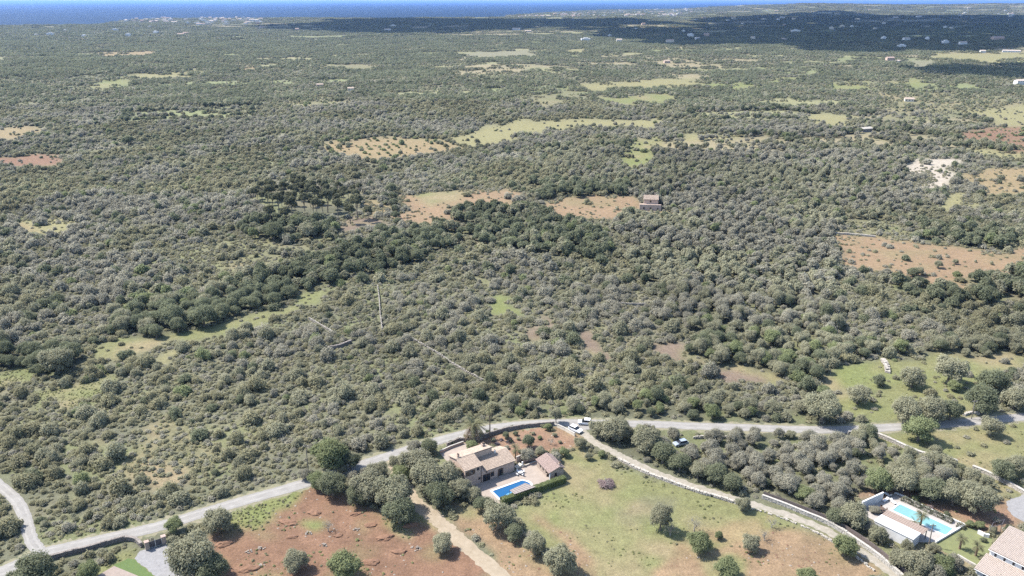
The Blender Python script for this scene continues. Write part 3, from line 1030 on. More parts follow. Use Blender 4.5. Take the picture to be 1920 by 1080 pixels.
stone_wall([(1655, 677), (1662, 688), (1664, 700)], 1.0, 1.6, 'ruined pale stone heap wall beside the small green meadow', M_stone, dens=0.6)
stone_wall([(1807, 780), (1820, 776), (1835, 777)], 0.6, 0.8, 'low pale stone wall at the roadside on the right', M_cap)
stone_wall([(1300, 823), (1330, 822), (1365, 823)], 0.8, 0.45, 'pale stone wall half hidden in the wood below the road', M_stone, dens=0.6, clear=0.0)
stone_wall([(1565, 439), (1600, 441), (1640, 445)], 1.0, 0.9, 'stone wall along the top of the orange field', M_stone)
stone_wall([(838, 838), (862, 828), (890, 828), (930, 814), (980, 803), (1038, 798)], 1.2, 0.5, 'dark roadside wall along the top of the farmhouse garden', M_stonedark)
plain_wall([(1045, 801), (1060, 808), (1078, 818)], 1.0, 0.35, 'pale rendered wall at the garden corner by the parked white cars', M_cream, coping=M_cap)
plain_wall([(816, 944), (830, 939), (847, 934)], 1.1, 0.4, 'short white wall beside the sandy driveway under the trees', M_cream, coping=M_white)
plain_wall([(825, 850), (844, 841), (869, 832)], 0.8, 0.3, 'low pale courtyard wall behind the farmhouse', M_pink, coping=M_cap)

# ------------------------------------------------------------------ clipped hedges
def leaf_quads(P, Nn, size, rng, spread=0.6):
    """one leaf clump per point: small pointed quads facing roughly along Nn"""
    n = len(P)
    v = Nn + spread * rng.normal(size=(n, 3))
    v /= np.linalg.norm(v, axis=1, keepdims=True) + 1e-9
    r = rng.normal(size=(n, 3))
    a = np.cross(v, r)
    a /= np.linalg.norm(a, axis=1, keepdims=True) + 1e-9
    b = np.cross(v, a)
    s = (size * rng.uniform(0.6, 1.4, n))[:, None]
    V = np.stack([P - a * s, P - b * s * 0.6, P + a * s, P + b * s * 0.6], 1).reshape(-1, 3)
    F = np.arange(n * 4).reshape(n, 4)
    return V, F


def hedge(p0, p1, w, h, label, mat, round_=False, group=None, dens=42):
    a, b = Vector((*p0, 0)), Vector((*p1, 0))
    ln = (b - a).length
    t = thing('hedge', label, 'hedge', a, math.atan2(b.y - a.y, b.x - a.x), group)
    core = MB()
    core.box((0.12, -w / 2 + 0.12, 0), (ln - 0.12, w / 2 - 0.12, h - 0.12))
    rng = np.random.default_rng(int(ln * 100))
    n = int(dens * (ln * w + 2 * ln * h + 2 * w * h))
    P, Nn = [], []
    areas = np.array([ln * w, ln * h, ln * h, w * h, w * h])
    for k in rng.choice(5, n, p=areas / areas.sum()):
        x, y, z = rng.uniform(0, ln), rng.uniform(-w / 2, w / 2), rng.uniform(0, h)
        if k == 0:
            z, nn = h, (0, 0, 1)
        elif k == 1:
            y, nn = -w / 2, (0, -1, 0)
        elif k == 2:
            y, nn = w / 2, (0, 1, 0)
        elif k == 3:
            x, nn = 0, (-1, 0, 0)
        else:
            x, nn = ln, (1, 0, 0)
        P.append((x, y, z))
        Nn.append(nn)
    P, Nn = np.array(P), np.array(Nn, dtype=float)
    if round_:
        q = np.clip(np.abs(P[:, 1]) / (w / 2), 0, 1)
        P[:, 2] *= np.where(P[:, 2] > h * 0.6, 1 - 0.45 * q ** 2, 1)
        e = np.minimum(P[:, 0], ln - P[:, 0]) / (w / 2)
        P[:, 2] *= np.where(e < 1, 0.6 + 0.4 * np.sqrt(np.clip(e, 0, 1)), 1)
    P += rng.normal(size=P.shape) * 0.05
    V, F = leaf_quads(P, Nn, 0.13, rng, 0.45)
    if not round_:
        cv = np.array(core.v)
        V2 = np.concatenate([cv, V])
        faces = [tuple(f) for f in core.f] + [tuple(int(i) + len(cv) for i in f) for f in F]
        me = mesh_np('foliage', V2, faces, mat)
    else:
        me = mesh_np('foliage', V, F, mat)
    link(bpy.data.objects.new('foliage', me), t)
    SHEETS.append(np.array([(a.x, a.y), (b.x, b.y), (b.x + .01, b.y + .01)]))
    return t


hedge(at(940, 946), at(1059, 903), 1.5, 1.8, 'long clipped green hedge between the farmhouse pool terrace and the meadow', LEAF['hedge'])

# ------------------------------------------------------------------ house building kit
def tiles(mb, e0, e1, r0, r1, w=0.24, course=0.42, k=3, rr=random):
    """curved roof tiles laid in rows from the eave (e0,e1) up to the ridge (r0,r1)"""
    e0, e1, r0, r1 = map(Vector, (e0, e1, r0, r1))
    n = max(2, int((e1 - e0).length / w))
    up = (r0 - e0)
    m = max(2, int(up.length / course))
    nrm = (e1 - e0).cross(up).normalized()
    if nrm.z < 0:
        nrm = -nrm
    ax = (e1 - e0).normalized()
    rad = (e1 - e0).length / n * 0.46
    for i in range(n):
        t = (i + 0.5) / n
        a, b = e0.lerp(e1, t), r0.lerp(r1, t)
        for j in range(m):
            s0, s1 = j / m, (j + 1.12) / m
            lift0, lift1 = 0.035 + rr.uniform(0, 0.012), 0.012
            vs = []
            sh = rr.uniform(-0.012, 0.012)
            for s, lf, rd in ((s0, lift0, rad * 1.05), (min(s1, 1.01), lift1, rad * 0.9)):
                c = a.lerp(b, s) + nrm * lf + ax * sh
                for q in range(k + 1):
                    th = math.pi * q / k
                    vs.append(c + ax * (-math.cos(th) * rd) + nrm * (math.sin(th) * rd * 0.75))
            mb.add(vs, [(q, q + 1, k + 1 + q + 1, k + 1 + q) for q in range(k)])


def tiled_roof(parent, e0, e1, r0, r1, mat, thick=0.14, over=True):
    s = MB()
    s.slab([e0, e1, r1, r0], thick)
    rf = s.build('roof', M_roofbed, parent)
    tb = MB()
    tiles(tb, e0, e1, r0, r1, rr=random.Random(5))
    o = tb.build('roof_tiles', mat, rf)
    o['kind'] = 'stuff'
    return rf


def window(parent, u, z, w, h, face_v, shutters=False, mat_frame=None, outward=-1, name='window', axis='v'):
    """a framed pane standing in a wall face at v = face_v (or u = face_v when axis is 'u')"""
    def T(lo, hi):
        if axis == 'v':
            return (lo[0], face_v + min(outward * lo[1], outward * hi[1]), lo[2]), (hi[0], face_v + max(outward * lo[1], outward * hi[1]), hi[2])
        return (face_v + min(outward * lo[1], outward * hi[1]), lo[0], lo[2]), (face_v + max(outward * lo[1], outward * hi[1]), hi[0], hi[2])
    fr = MB()
    t = 0.08
    for lo, hi in (((u - t, -0.05, z - t), (u, 0.05, z + h + t)), ((u + w, -0.05, z - t), (u + w + t, 0.05, z + h + t)),
                   ((u, -0.05, z + h), (u + w, 0.05, z + h + t)), ((u, -0.05, z - t), (u + w, 0.08, z))):
        fr.box(*T(lo, hi))
    f = fr.build(name, mat_frame or M_wood, parent)
    pn = MB()
    pn.box(*T((u, -0.05, z), (u + w, 0.02, z + h)))
    pn.build('pane', M_dark, f)
    if shutters:
        for s0, s1 in ((u - w * 0.5 - t - 0.02, u - t - 0.02), (u + w + t + 0.02, u + w * 1.5 + t + 0.02)):
            sb = MB()
            sb.box(*T((s0, 0.004, z), (s1, 0.07, z + h)))
            sb.build('shutter', M_wood, f)
    return f


def profile(mb, u0, u1, prof, mi=0):
    """extrude a (v, z) outline from u0 to u1"""
    n = len(prof)
    vs = [(u0, v, z) for v, z in prof] + [(u1, v, z) for v, z in prof]
    fs = [tuple(range(n)), tuple(range(2 * n - 1, n - 1, -1))] + [((i + 1) % n, i, n + i, n + (i + 1) % n) for i in range(n)]
    mb.add(vs, fs, mi)


def chimney(parent, u, v, z0, z1, mat, s=0.55, cap=None):
    c = MB()
    c.box((u - s / 2, v - s / 2, z0), (u + s / 2, v + s / 2, z1))
    c.box((u - s / 2 - .07, v - s / 2 - .07, z1 + 0.002), (u + s / 2 + .07, v + s / 2 + .07, z1 + 0.1))
    o = c.build('chimney', mat, parent)
    c = MB()
    c.box((u - s / 2 + .08, v - s / 2 + .08, z1 + .102), (u + s / 2 - .08, v + s / 2 - .08, z1 + .4))
    c.build('chimney_pot', cap or M_wood, o)
    return o


# ------------------------------------------------------------------ the farmhouse
FA = R(33)
farm = thing('farmhouse', 'pinkish stone farmhouse with tiled roofs beside the bright blue pool', 'house', (-8.0, 180.9, 0), FA)
w = MB()
profile(w, -5.0, -0.003, [(0, -0.2), (8.3, -0.2), (8.3, 5.5), (4.3, 6.5), (0, 5.4)])
profile(w, 0.003, 5.8, [(4.303, -0.2), (8.303, -0.2), (8.303, 5.5), (4.303, 6.5)])
profile(w, 0.006, 10.3, [(0.004, -0.2), (4.297, -0.2), (4.297, 4.75), (0.004, 3.35)])
profile(w, 5.806, 10.3, [(4.3, -0.2), (7.8, -0.2), (7.8, 3.5), (4.3, 4.75)])
wl_ = w.build('wall', M_pink, farm)
tiled_roof(farm, (-5.25, -0.35, 5.45), (0.2, -0.35, 5.45), (-5.25, 4.3, 6.72), (0.2, 4.3, 6.72), M_tile)
tiled_roof(farm, (6.0, 8.7, 5.55), (-5.25, 8.7, 5.55), (6.0, 4.31, 6.72), (-5.25, 4.31, 6.72), M_tile)
tiled_roof(farm, (0.9, -0.4, 3.40), (10.6, -0.4, 3.40), (0.9, 4.28, 4.95), (10.6, 4.28, 4.95), M_tile)
tiled_roof(farm, (10.6, 8.1, 3.55), (5.85, 8.1, 3.55), (10.6, 4.3, 4.95), (5.85, 4.3, 4.95), M_tile)
rb = MB()
rb.box((-5.3, 4.2, 6.74), (6.05, 4.42, 6.86))
rb.build('ridge', M_tile, farm)
chimney(farm, -4.3, 4.9, 6.2, 7.4, M_pink)
chimney(farm, 4.6, 6.8, 5.8, 6.9, M_pink, 0.8)
chimney(farm, 6.6, 4.0, 4.4, 5.5, M_white, 0.35)
window(farm, -4.0, 3.55, 1.3, 1.25, 0, True)
window(farm, -1.35, 4.3, 0.55, 0.6, 0)
window(farm, -0.95, 1.35, 0.5, 0.55, 0)
for u in (0.45, 1.6):
    window(farm, u, 0.15, 0.95, 2.0, 0.004, mat_frame=M_wood, name='glass_door')
window(farm, 2.85, 0.95, 0.9, 1.2, 0.004)
window(farm, 5.5, 0.15, 0.75, 2.15, 0.004, True, name='door')
window(farm, 1.5, 0.0 + 3.6, 0.8, 0.9, -5.0, True, axis='u', outward=-1)
window(farm, 5.6, 3.4, 0.8, 1.0, -5.0, True, axis='u', outward=-1)
window(farm, 1.2, 1.1, 0.9, 1.1, 10.3, True, axis='u', outward=1)
st = MB()
st.box((5.0, -1.6, 0.0), (8.2, -0.02, 0.22))
st.box((5.0, -2.2, 0.0), (8.2, -1.603, 0.13))
st.build('doorstep', M_terrace, farm)
lm = MB()
lm.box((1.35, -0.2, 2.6), (1.6, -0.003, 2.95))
lm.build('wall_lamp', M_metal, farm)
gp = MB()
gp.tube([(-0.12, -0.1, 0.0), (-0.12, -0.1, 5.3)], 0.06)
gp.build('downpipe', M_wood, farm)

# outbuilding beside the pool
OA = R(26)
ob = thing('pool_house', 'small stone outbuilding with a reddish tiled roof at the end of the hedge', 'outbuilding', (10.0, 182.0, 0), OA)
w = MB()
w.box((0.35, 0, -0.1), (4.2, 0.3, 2.55))
w.add([(0.0, 0.0, 2.45), (4.2, 0.0, 2.75), (2.9, 0.0, 3.45), (0.0, 0.3, 2.45), (4.2, 0.3, 2.75), (2.9, 0.3, 3.45)], [(0, 1, 2), (5, 4, 3), (0, 3, 4, 1), (1, 4, 5, 2), (2, 5, 3, 0)])
w.box((3.9, 0.303, -0.1), (4.2, 7.2, 2.6))
w.box((0.0, 2.3, -0.1), (0.3, 7.2, 2.3))
w.box((0.303, 2.3, -0.1), (3.897, 2.6, 2.7))
w.box((0.303, 6.9, -0.1), (3.897, 7.2, 2.7))
w.box((-0.003, 1.75, -0.1), (0.3, 2.297, 0.9))
w.build('wall', M_mares, ob)
p = MB()
p.box((0.0, 0.0, -0.1), (0.3, 0.297, 2.44), 0)
p.build('pillar', M_white, ob)
tiled_roof(ob, (-0.35, 7.5, 2.36), (-0.35, -0.25, 2.36), (2.95, 7.5, 3.52), (2.95, -0.25, 3.52), M_tilered)
tiled_roof(ob, (4.5, -0.25, 2.75), (4.5, 7.5, 2.75), (2.97, -0.25, 3.52), (2.97, 7.5, 3.52), M_tilered)
chimney(ob, 3.5, 0.9, 2.9, 3.75, M_mares, 0.6)
for v in (3.4, 5.0):
    window(ob, v, 1.2, 0.5, 0.5, 0.0, axis='u', outward=-1)
window(ob, 1.6, 0.9, 0.5, 0.9, 0.0, axis='v', outward=-1)
fi = MB()
fi.box((0.31, 0.31, 0.0), (3.89, 2.29, 0.05))
fi.build('porch_floor', M_terrace, ob)

plain_wall([(981, 868), (1004, 861.5)], 0.9, 0.3, 'low planter wall with pale coping between the farmhouse and the outbuilding', M_pink, coping=M_cap)
plain_wall([(979, 877), (1005, 867.5)], 0.45, 0.3, 'lower planter wall with pale coping along the terrace', M_pink, coping=M_cap)
plain_wall([(968, 868), (985, 861), ], 1.9, 0.3, 'pink garden wall joining the right end of the farmhouse', M_pink, coping=M_cap, name='garden_wall')
stp = thing('garden_steps', 'pale steps rising from the pool terrace at the right end of the farmhouse', 'steps', A3(969, 880), FA)
sb = MB()
for k in range(4):
    sb.box((0.0 + 0.45 * k, 0, 0), (0.448 + 0.45 * k, 1.3, 0.14 + 0.17 * (k + 1)))
sb.build('steps', M_cream, stp)
sb = MB()
sb.box((1.81, 0.05, 0), (2.15, 0.4, 1.6))
sb.build('pillar', M_white, stp)

# swimming pool
PA = R(32)
pool = thing('swimming_pool', 'bright blue swimming pool with pale coping in front of the farmhouse', 'swimming pool', (-5.1, 176.8, 0), PA)
PL, PW = 9.2, 4.3


def round_rect(x0, y0, x1, y1, e):
    """left end square, right end bowed out by e"""
    pts = [(x0, y0), (x1, y0)]
    for k in range(1, 8):
        t = k / 8
        pts.append((x1 + e * math.sin(math.pi * t), y0 + (y1 - y0) * t))
    return pts + [(x1, y1), (x0, y1)]


inn = round_rect(0.0, -PW, PL, 0.0, 1.0)
outr = round_rect(-0.5, -PW - 0.5, PL + 0.1, 0.5, 1.5)
n = len(inn)
cp = MB()
vs = [(x, y, 0.22) for x, y in outr] + [(x, y, 0.22) for x, y in inn] + [(x, y, 0.02) for x, y in outr] + [(x, y, 0.06) for x, y in inn]
fs = []
for i in range(n):
    j = (i + 1) % n
    fs += [(i, j, n + j, n + i), (2 * n + i, 2 * n + j, j, i), (n + i, n + j, 3 * n + j, 3 * n + i)]
cp.add(vs, fs)
cp.build('coping', M_white, pool)
wa = MB()
wa.add([(x, y, 0.13) for x, y in inn], [tuple(range(n))])
wa.build('water', M_poolblue, pool)
ws = MB()
ws.add([(0.6, -PW + 0.004, 0.135), (6.6, -PW + 0.004, 0.135), (6.6, -PW + 1.5, 0.135), (2.6, -PW + 1.35, 0.135)], [(0, 1, 2, 3)])
ws.build('shallow_water', M_poolstep, pool)
cz = [A3(955.6, 919, 2.1), A3(964.8, 926.5, 2.1), A3(1004.6, 912.8, 2.1), A3(985, 905.4, 2.1)]
pg = thing('shade_canopy', 'flat grey brown shade canopy on thin posts over the right end of the blue pool', 'canopy', (cz[0].x, cz[0].y, 0))
o0 = Vector((cz[0].x, cz[0].y, 0))
ca = MB()
ca.slab([c - o0 for c in cz], 0.05)
ca.build('shade_cloth', M_canopy, pg)
for k in range(4):
    q = cz[k] - o0
    pb = MB()
    pb.tube([(q.x, q.y, 0.08), (q.x, q.y, 2.16)], 0.05)
    pb.build('post', M_metal, pg)
for k in range(7):
    a = (cz[0] - o0).lerp(cz[3] - o0, (k + 0.5) / 7)
    b = (cz[1] - o0).lerp(cz[2] - o0, (k + 0.5) / 7)
    sb = MB()
    sb.tube([a + Vector((0, 0, .03)), b + Vector((0, 0, .03))], 0.035, 4)
    sb.build('batten', M_wood, pg)


def table_set(loc, rz, label, mat, chairs, chair_label, group, round_=True, parasol=False):
    t = thing('garden_table', label, 'table', loc, rz)
    tb = MB()
    tb.prism([(0.7 * math.cos(a), 0.7 * math.sin(a)) for a in np.linspace(0, 2 * math.pi, 14, endpoint=False)], 0.7, 0.75)
    tb.build('tabletop', mat, t)
    for a in (0.8, 2.4, 3.9, 5.5):
        lb = MB()
        lb.tube([(0.45 * math.cos(a), 0.45 * math.sin(a), 0), (0.4 * math.cos(a), 0.4 * math.sin(a), 0.7)], 0.03, 5)
        lb.build('leg', mat, t)
    M0 = Matrix.Translation(loc) @ Matrix.Rotation(rz, 4, 'Z')
    for k in range(chairs):
        a = 2 * math.pi * k / chairs + 0.4
        q = M0 @ Vector((1.05 * math.cos(a), 1.05 * math.sin(a), 0))
        c = thing('garden_chair', chair_label, 'chair', q, rz + a + math.pi / 2, group)
        sb = MB()
        sb.box((-0.25, -0.25, 0.42), (0.25, 0.25, 0.47))
        sb.build('seat', mat, c)
        sb = MB()
        sb.box((-0.25, -0.29, 0.47), (0.25, -0.245, 0.9))
        sb.build('backrest', mat, c)
        for x in (-.22, .22):
            for y in (-.22, .22):
                lb = MB()
                lb.tube([(x, y, 0), (x, y, .42)], 0.025, 4)
                lb.build('leg', mat, c)
    return t


table_set(A3(975.5, 889, 0.1), 0.3, 'round white garden table on the farmhouse pool terrace', M_cushion, 4, 'white garden chair at the round white table on the farmhouse terrace', 'white chairs around the terrace table')


# ------------------------------------------------------------------ gate at the left
def place_box(name, lo, hi, mat, parent):
    b = MB()
    b.box(lo, hi)
    return b.build(name, mat, parent)


g0, g1 = A3(273, 1031), A3(312, 1018)
gd = (g1 - g0)
gate = thing('entrance_gate', 'dark metal gate between two stone pillars beside the road', 'gate', (g0.x, g0.y, 0), math.atan2(gd.y, gd.x))
gl = gd.length
for x in (0.0, gl - 0.9):
    pl = place_box('pillar', (x, -0.45, -0.1), (x + 0.9, 0.45, 2.1), M_mares, gate)
    place_box('pillar_cap', (x - 0.08, -0.53, 2.103), (x + 0.98, 0.53, 2.2), M_tilered, pl)
half = (gl - 1.8) / 2
for k in range(2):
    x0 = 0.92 + half * k
    lf = MB()
    lf.box((x0 + 0.03, -0.03, 0.08), (x0 + half - 0.09, 0.03, 1.75))
    leafo = lf.build('gate_leaf', M_metal, gate)
    fb = MB()
    fb.box((x0 + half - 0.09, -0.06, 0.05), (x0 + half - 0.01, 0.06, 1.85))
    fb.box((x0 + 0.03, -0.05, 0.0), (x0 + half - 0.1, 0.05, 0.075))
    fb.build('gate_frame', M_lightmetal, leafo)
    for q in range(8):
        place_box('gate_bar', (x0 + 0.1 + q * (half - 0.25) / 8, -0.05, 0.1), (x0 + 0.16 + q * (half - 0.25) / 8, -0.031, 1.72), M_metal, leafo)

# ------------------------------------------------------------------ cars and poles
def car(name, label, p, rz, paint, L_=4.3, W_=1.8, Hh=1.55):
    t = thing(name, label, 'car', p, rz)
    hw = W_ / 2
    body = [(-L_ / 2, 0.35), (L_ / 2, 0.35), (L_ / 2, 0.72), (L_ / 2 - 0.25, 0.85), (L_ * 0.22, 0.95), (-L_ / 2 + 0.05, 1.0), (-L_ / 2, 0.8)]
    b = MB()
    n = len(body)
    b.add([(x, -hw, z) for x, z in body] + [(x, hw, z) for x, z in body], [tuple(range(n)), tuple(range(2 * n - 1, n - 1, -1))] + [((i + 1) % n, i, n + i, n + (i + 1) % n) for i in range(n)])
    x = [-L_ * 0.46, -L_ * 0.36, L_ * 0.06, L_ * 0.24]
    rw = hw * 0.8
    b.box((x[1], -rw, Hh - 0.05), (x[2], rw, Hh))
    b.build('body', paint, t)
    gl_ = MB()
    gl_.hexa([(x[0], -hw * .95, .98), (x[3], -hw * .95, .95), (x[3], hw * .95, .95), (x[0], hw * .95, .98), (x[1], -rw * .98, Hh - .052), (x[2], -rw * .98, Hh - .052), (x[2], rw * .98, Hh - .052), (x[1], rw * .98, Hh - .052)])
    gl_.build('windows', M_dark, t)
    for xx in (-L_ * 0.31, L_ * 0.31):
        for s in (-1, 1):
            wb = MB()
            wb.tube([(xx, s * (hw - 0.2), 0.32), (xx, s * (hw + 0.01), 0.32)], 0.32, 12)
            wh = wb.build('wheel', M_tyre, t)
            rb_ = MB()
            rb_.tube([(xx, s * (hw + 0.011), 0.32), (xx, s * (hw + 0.03), 0.32)], 0.19, 10)
            rb_.build('rim', M_lightmetal, wh)
    for s in (-1, 1):
        hb_ = MB()
        hb_.box((L_ / 2 - 0.05, s * hw * .72 - .16, 0.6), (L_ / 2 + 0.015, s * hw * .72 + .16, 0.74))
        hb_.build('headlight', M_lightmetal, t)
        tb_ = MB()
        tb_.box((-L_ / 2 - 0.015, s * hw * .78 - .1, 0.65), (-L_ / 2 + 0.05, s * hw * .78 + .1, 0.9))
        tb_.build('tail_light', M_tilered, t)
    return t


CARS = [(A3(1097, 795, .1), R(172)), (A3(1079, 808, .08), R(-42)), (A3(1276, 834), R(200))]
car('parked_car', 'white car standing on the road half hidden by the olive tree', CARS[0][0], CARS[0][1], M_carwhite, 4.2, 1.85, 1.75)
car('parked_car', 'white car parked at the garden corner with its dark windscreen to the right', CARS[1][0], CARS[1][1], M_carwhite)
car('parked_car', 'blue grey car standing among the trees below the road', CARS[2][0], CARS[2][1], M_cargrey)


def pole(base, top_px, label, h, lamp=False):
    t = thing('utility_pole', label, 'pole', base)
    b = MB()
    b.tube([(0, 0, -0.2), (0, 0, h)], [0.14, 0.10], 8)
    b.build('pole', M_pole, t)
    b = MB()
    b.box((-0.7, -0.06, h - 0.5), (0.7, 0.06, h - 0.38))
    b.build('crossarm', M_pole, t)
    for x in (-0.6, 0, 0.6):
        b = MB()
        b.tube([(x, 0, h - 0.378), (x, 0, h - 0.2)], 0.05, 6)
        b.build('insulator', M_lightmetal, t)
    return t


pole(A3(578, 882), None, 'wooden utility pole beside the round green tree above the road', 8.0)
pole(A3(1741, 1024), None, 'grey utility pole beside the white pool building', 6.2)
pole(A3(1821, 786), None, 'slim pole at the roadside on the right', 6.5)


# ------------------------------------------------------------------ heaps on the red field
def heap(px, r, label, mat, name, group, seed, stones=False):
    rr_ = random.Random(seed)
    p = A3(*px)
    if stones:
        t = thing(name, label, 'stone heap', p, 0, group)
        b = MB()
        for k in range(16):
            a, q = rr_.uniform(0, 6.28), r * math.sqrt(rr_.random())
            s = rr_.uniform(.08, .22)
            M = Matrix.Translation((q * math.cos(a) * 1.4, q * math.sin(a), s * .4 + (0.25 if q < r * .5 else 0))) @ Matrix.Rotation(rr_.uniform(0, 3), 4, 'Z') @ Matrix.Rotation(rr_.uniform(-.4, .4), 4, 'X')
            b.hexa([M @ Vector((x * s * rr_.uniform(.7, 1.2), y * s * .8 * rr_.uniform(.7, 1.2), z * s * .6)) for x, y, z in ((-1, -1, -1), (1, -1, -1), (1, 1, -1), (-1, 1, -1), (-1, -1, 1), (1, -1, 1), (1, 1, 1), (-1, 1, 1))])
        o = b.build('stones', mat, t)
        o['kind'] = 'stuff'
        return
    bm = bmesh.new()
    bmesh.ops.create_icosphere(bm, subdivisions=3, radius=1.0)
    for v in bm.verts:
        n_ = float(fbm(np.array([v.co.x * 2.2 + seed]), np.array([v.co.y * 2.2 + v.co.z]), seed, 3)[0])
        v.co = Vector((v.co.x * r * 1.5, v.co.y * r * 0.8, max(v.co.z, -0.1) * r * 0.42)) * (0.6 + 0.8 * n_)
    me = bpy.data.meshes.new(name)
    bm.to_mesh(me)
    bm.free()
    me.materials.append(mat)
    o = link(bpy.data.objects.new(name, me))
    o.location = p
    o.rotation_euler = (0, 0, rr_.uniform(-.3, .8))
    tag(o, label, 'soil heap', group)


M_heap = rough_mat('dug_red_soil', (0.150, 0.085, 0.052), (0.105, 0.058, 0.036), 1.5, 0.98, 0.6, 4)
for i, (zx, zy, r, lab) in enumerate([(730, 625, 1.2, 'left of the leafless tree, nearest it'), (540, 695, 1.5, 'well left of the leafless tree'), (1030, 632, 1.0, 'at the top, below the big tree clump'), (1135, 715, 1.1, 'right of the leafless tree'),
                                      (1245, 805, 1.4, 'in the right half above the green tree'), (1345, 905, 1.2, 'on the right beside the half bare tree'), (80, 850, 1.5, 'at the left edge below the olive'), (260, 1030, 1.5, 'at the lower left corner'),
                                      (1130, 985, 1.5, 'right of the green tree'), (905, 790, 0.9, 'at the foot of the leafless tree'), (570, 800, 0.9, 'in the lower left, smallest'), (1430, 715, 1.2, 'at the driveway end of the field')]):
    heap((400 + zx / 3.857, 800 + zy / 3.857), r, 'red soil heap on the red field ' + lab, M_heap, 'soil_heap', 'red soil heaps on the red field', 31 + i)
for i, (zx, zy, r, lab) in enumerate([(690, 772, 0.8, 'left of the leafless tree'), (795, 858, 0.9, 'below the leafless tree'), (345, 885, 0.9, 'in the left part'), (1465, 880, 1.3, 'at the right, largest of them'), (345, 1010, 0.9, 'near the bottom left'), (260, 905, 0.8, 'leftmost of them'), (1035, 745, 0.7, 'right of the leafless tree')]):
    heap((400 + zx / 3.857, 800 + zy / 3.857), r * 0.8, 'pale stone heap on the red field ' + lab, M_rock, 'stone_heap', 'pale stone heaps on the red field', 61 + i, True)
# ------------------------------------------------------------------ the white villa with its pool at the right
RA = R(-50.4)
rc, rs = math.cos(RA), math.sin(RA)
RO = Vector((95.2, 168.6, 0))


def rw(u, v, z=0.0):
    return Vector((RO.x + u * rc - v * rs, RO.y + u * rs + v * rc, z))


def rl(px, py, z=0.0):
    """pixel to the local frame of the right pool"""
    x, y = at(px, py, z)
    dx, dy = x - RO.x, y - RO.y
    return (dx * rc + dy * rs, -dx * rs + dy * rc)


print('corner', rl(1656, 928), rl(1676, 924), rl(1808.5, 985), rl(1753.5, 1018), 'wall', rl(1656.5, 923, 2.4), rl(1617, 941, 2.4))
sheet('paving', [tuple(rw(u, v)[:2]) for u, v in ((-3.9, 2.3), (-3.5, 7.2), (14.1, 7.2), (12.6, -4.2), (10.0, -7.4), (-5.4, -7.4))], M_deck, 0.08, 'pale paved terrace around the long turquoise pool', world=True, thick=0.08)
ap = thing('swimming_pool', 'long pale turquoise swimming pool beside the white pool building', 'swimming pool', RO, RA)
QL, QW = 12.9, 4.0
cp = MB()
for lo, hi in (((-0.45, -0.45, 0.0), (QL + 0.45, 0.0, 0.2)), ((-0.45, QW, 0.0), (QL + 0.45, QW + 0.45, 0.2)), ((-0.45, 0.002, 0.0), (0.0, QW - 0.002, 0.2)), ((QL, 0.002, 0.0), (QL + 0.45, QW - 0.002, 0.2))):
    cp.box(lo, hi)
cp.build('coping', M_white, ap)
wa = MB()
wa.add([(0, 0, 0.12), (QL, 0, 0.12), (QL, QW, 0.12), (0, QW, 0.12)], [(0, 1, 2, 3)])
wa.build('water', M_poolaqua, ap)
stp2 = MB()
for k in range(3):
    stp2.box((0.004 + 0.5 * k, 0.6, 0.0), (0.5 + 0.5 * k, QW - 0.6, 0.116 - 0.012 * k))
stp2.build('pool_steps', M_white, ap)

# pool building: flat white roof, brown cover on posts towards the pool
b0 = rl(1653.5, 965.5, 2.8)
pb = thing('pool_building', 'long low white flat roofed pool building with a brown covered porch', 'outbuilding', rw(b0[0], b0[1], 0), RA)
BL = 9.2
w = MB()
w.box((0, -3.5, -0.1), (BL, 0, 2.7))
w.build('wall', M_white, pb)
w = MB()
w.box((-0.12, -3.62, 2.702), (BL + 0.12, 0.1, 2.86))
w.build('roof', M_white, pb)
w = MB()
w.box((-0.1, 0.104, 2.72), (BL + 0.5, 3.0, 2.84))
pc = w.build('porch_cover', M_slat, pb)
for k in range(18):
    place_box('slat', (-0.08 + k * (BL + 0.5) / 18, 0.12, 2.843), (-0.08 + (k + 0.55) * (BL + 0.5) / 18, 2.98, 2.875), M_slat, pc)
for u in (0.1, BL * 0.5, BL + 0.2):
    place_box('post', (u, 2.75, 0), (u + 0.18, 2.93, 2.716), M_metal, pb)
place_box('door', (3.0, 0.004, 0.0), (5.6, 0.06, 2.2), M_dark, pb)
place_box('door', (6.6, 0.004, 0.0), (8.4, 0.06, 2.2), M_dark, pb)
SHEETS.append(np.array([tuple(rw(b0[0] + u, b0[1] + v)[:2]) for u, v in ((-.5, -4.0), (-.5, 3.3), (BL + .8, 3.3), (BL + .8, -4.0))]))

# high garden wall at the far corner, hedge and kerbs
plain_wall([(1656.5, 923), (1636, 932.5), (1617, 941)], 2.4, 0.3, 'high white garden wall at the far left corner of the turquoise pool terrace', M_white, top=True, coping=M_white)
plain_wall([(1677, 925), (1697, 933), (1722, 946), (1748, 958), (1772, 969), (1808, 985)], 0.35, 0.3, 'low white garden wall behind the clipped hedge of the turquoise pool', M_white, coping=M_white)
plain_wall([(1809, 986), (1754, 1018.5)], 0.5, 0.3, 'low white edge wall between the turquoise pool terrace and the lawn', M_white, coping=M_white)
plain_wall([(1795, 1043), (1815, 1055), (1830, 1063)], 0.6, 0.4, 'low stone edge wall at the bottom of the lawn', M_cap)
plain_wall([(1833, 1000), (1845, 1006), (1854, 1008)], 0.9, 0.5, 'short white garden wall with dark plants beside the villa lawn', M_white)
hp = [(1690, 937), (1709, 945), (1726, 953), (1745, 962), (1768, 972.5), (1786, 981)]
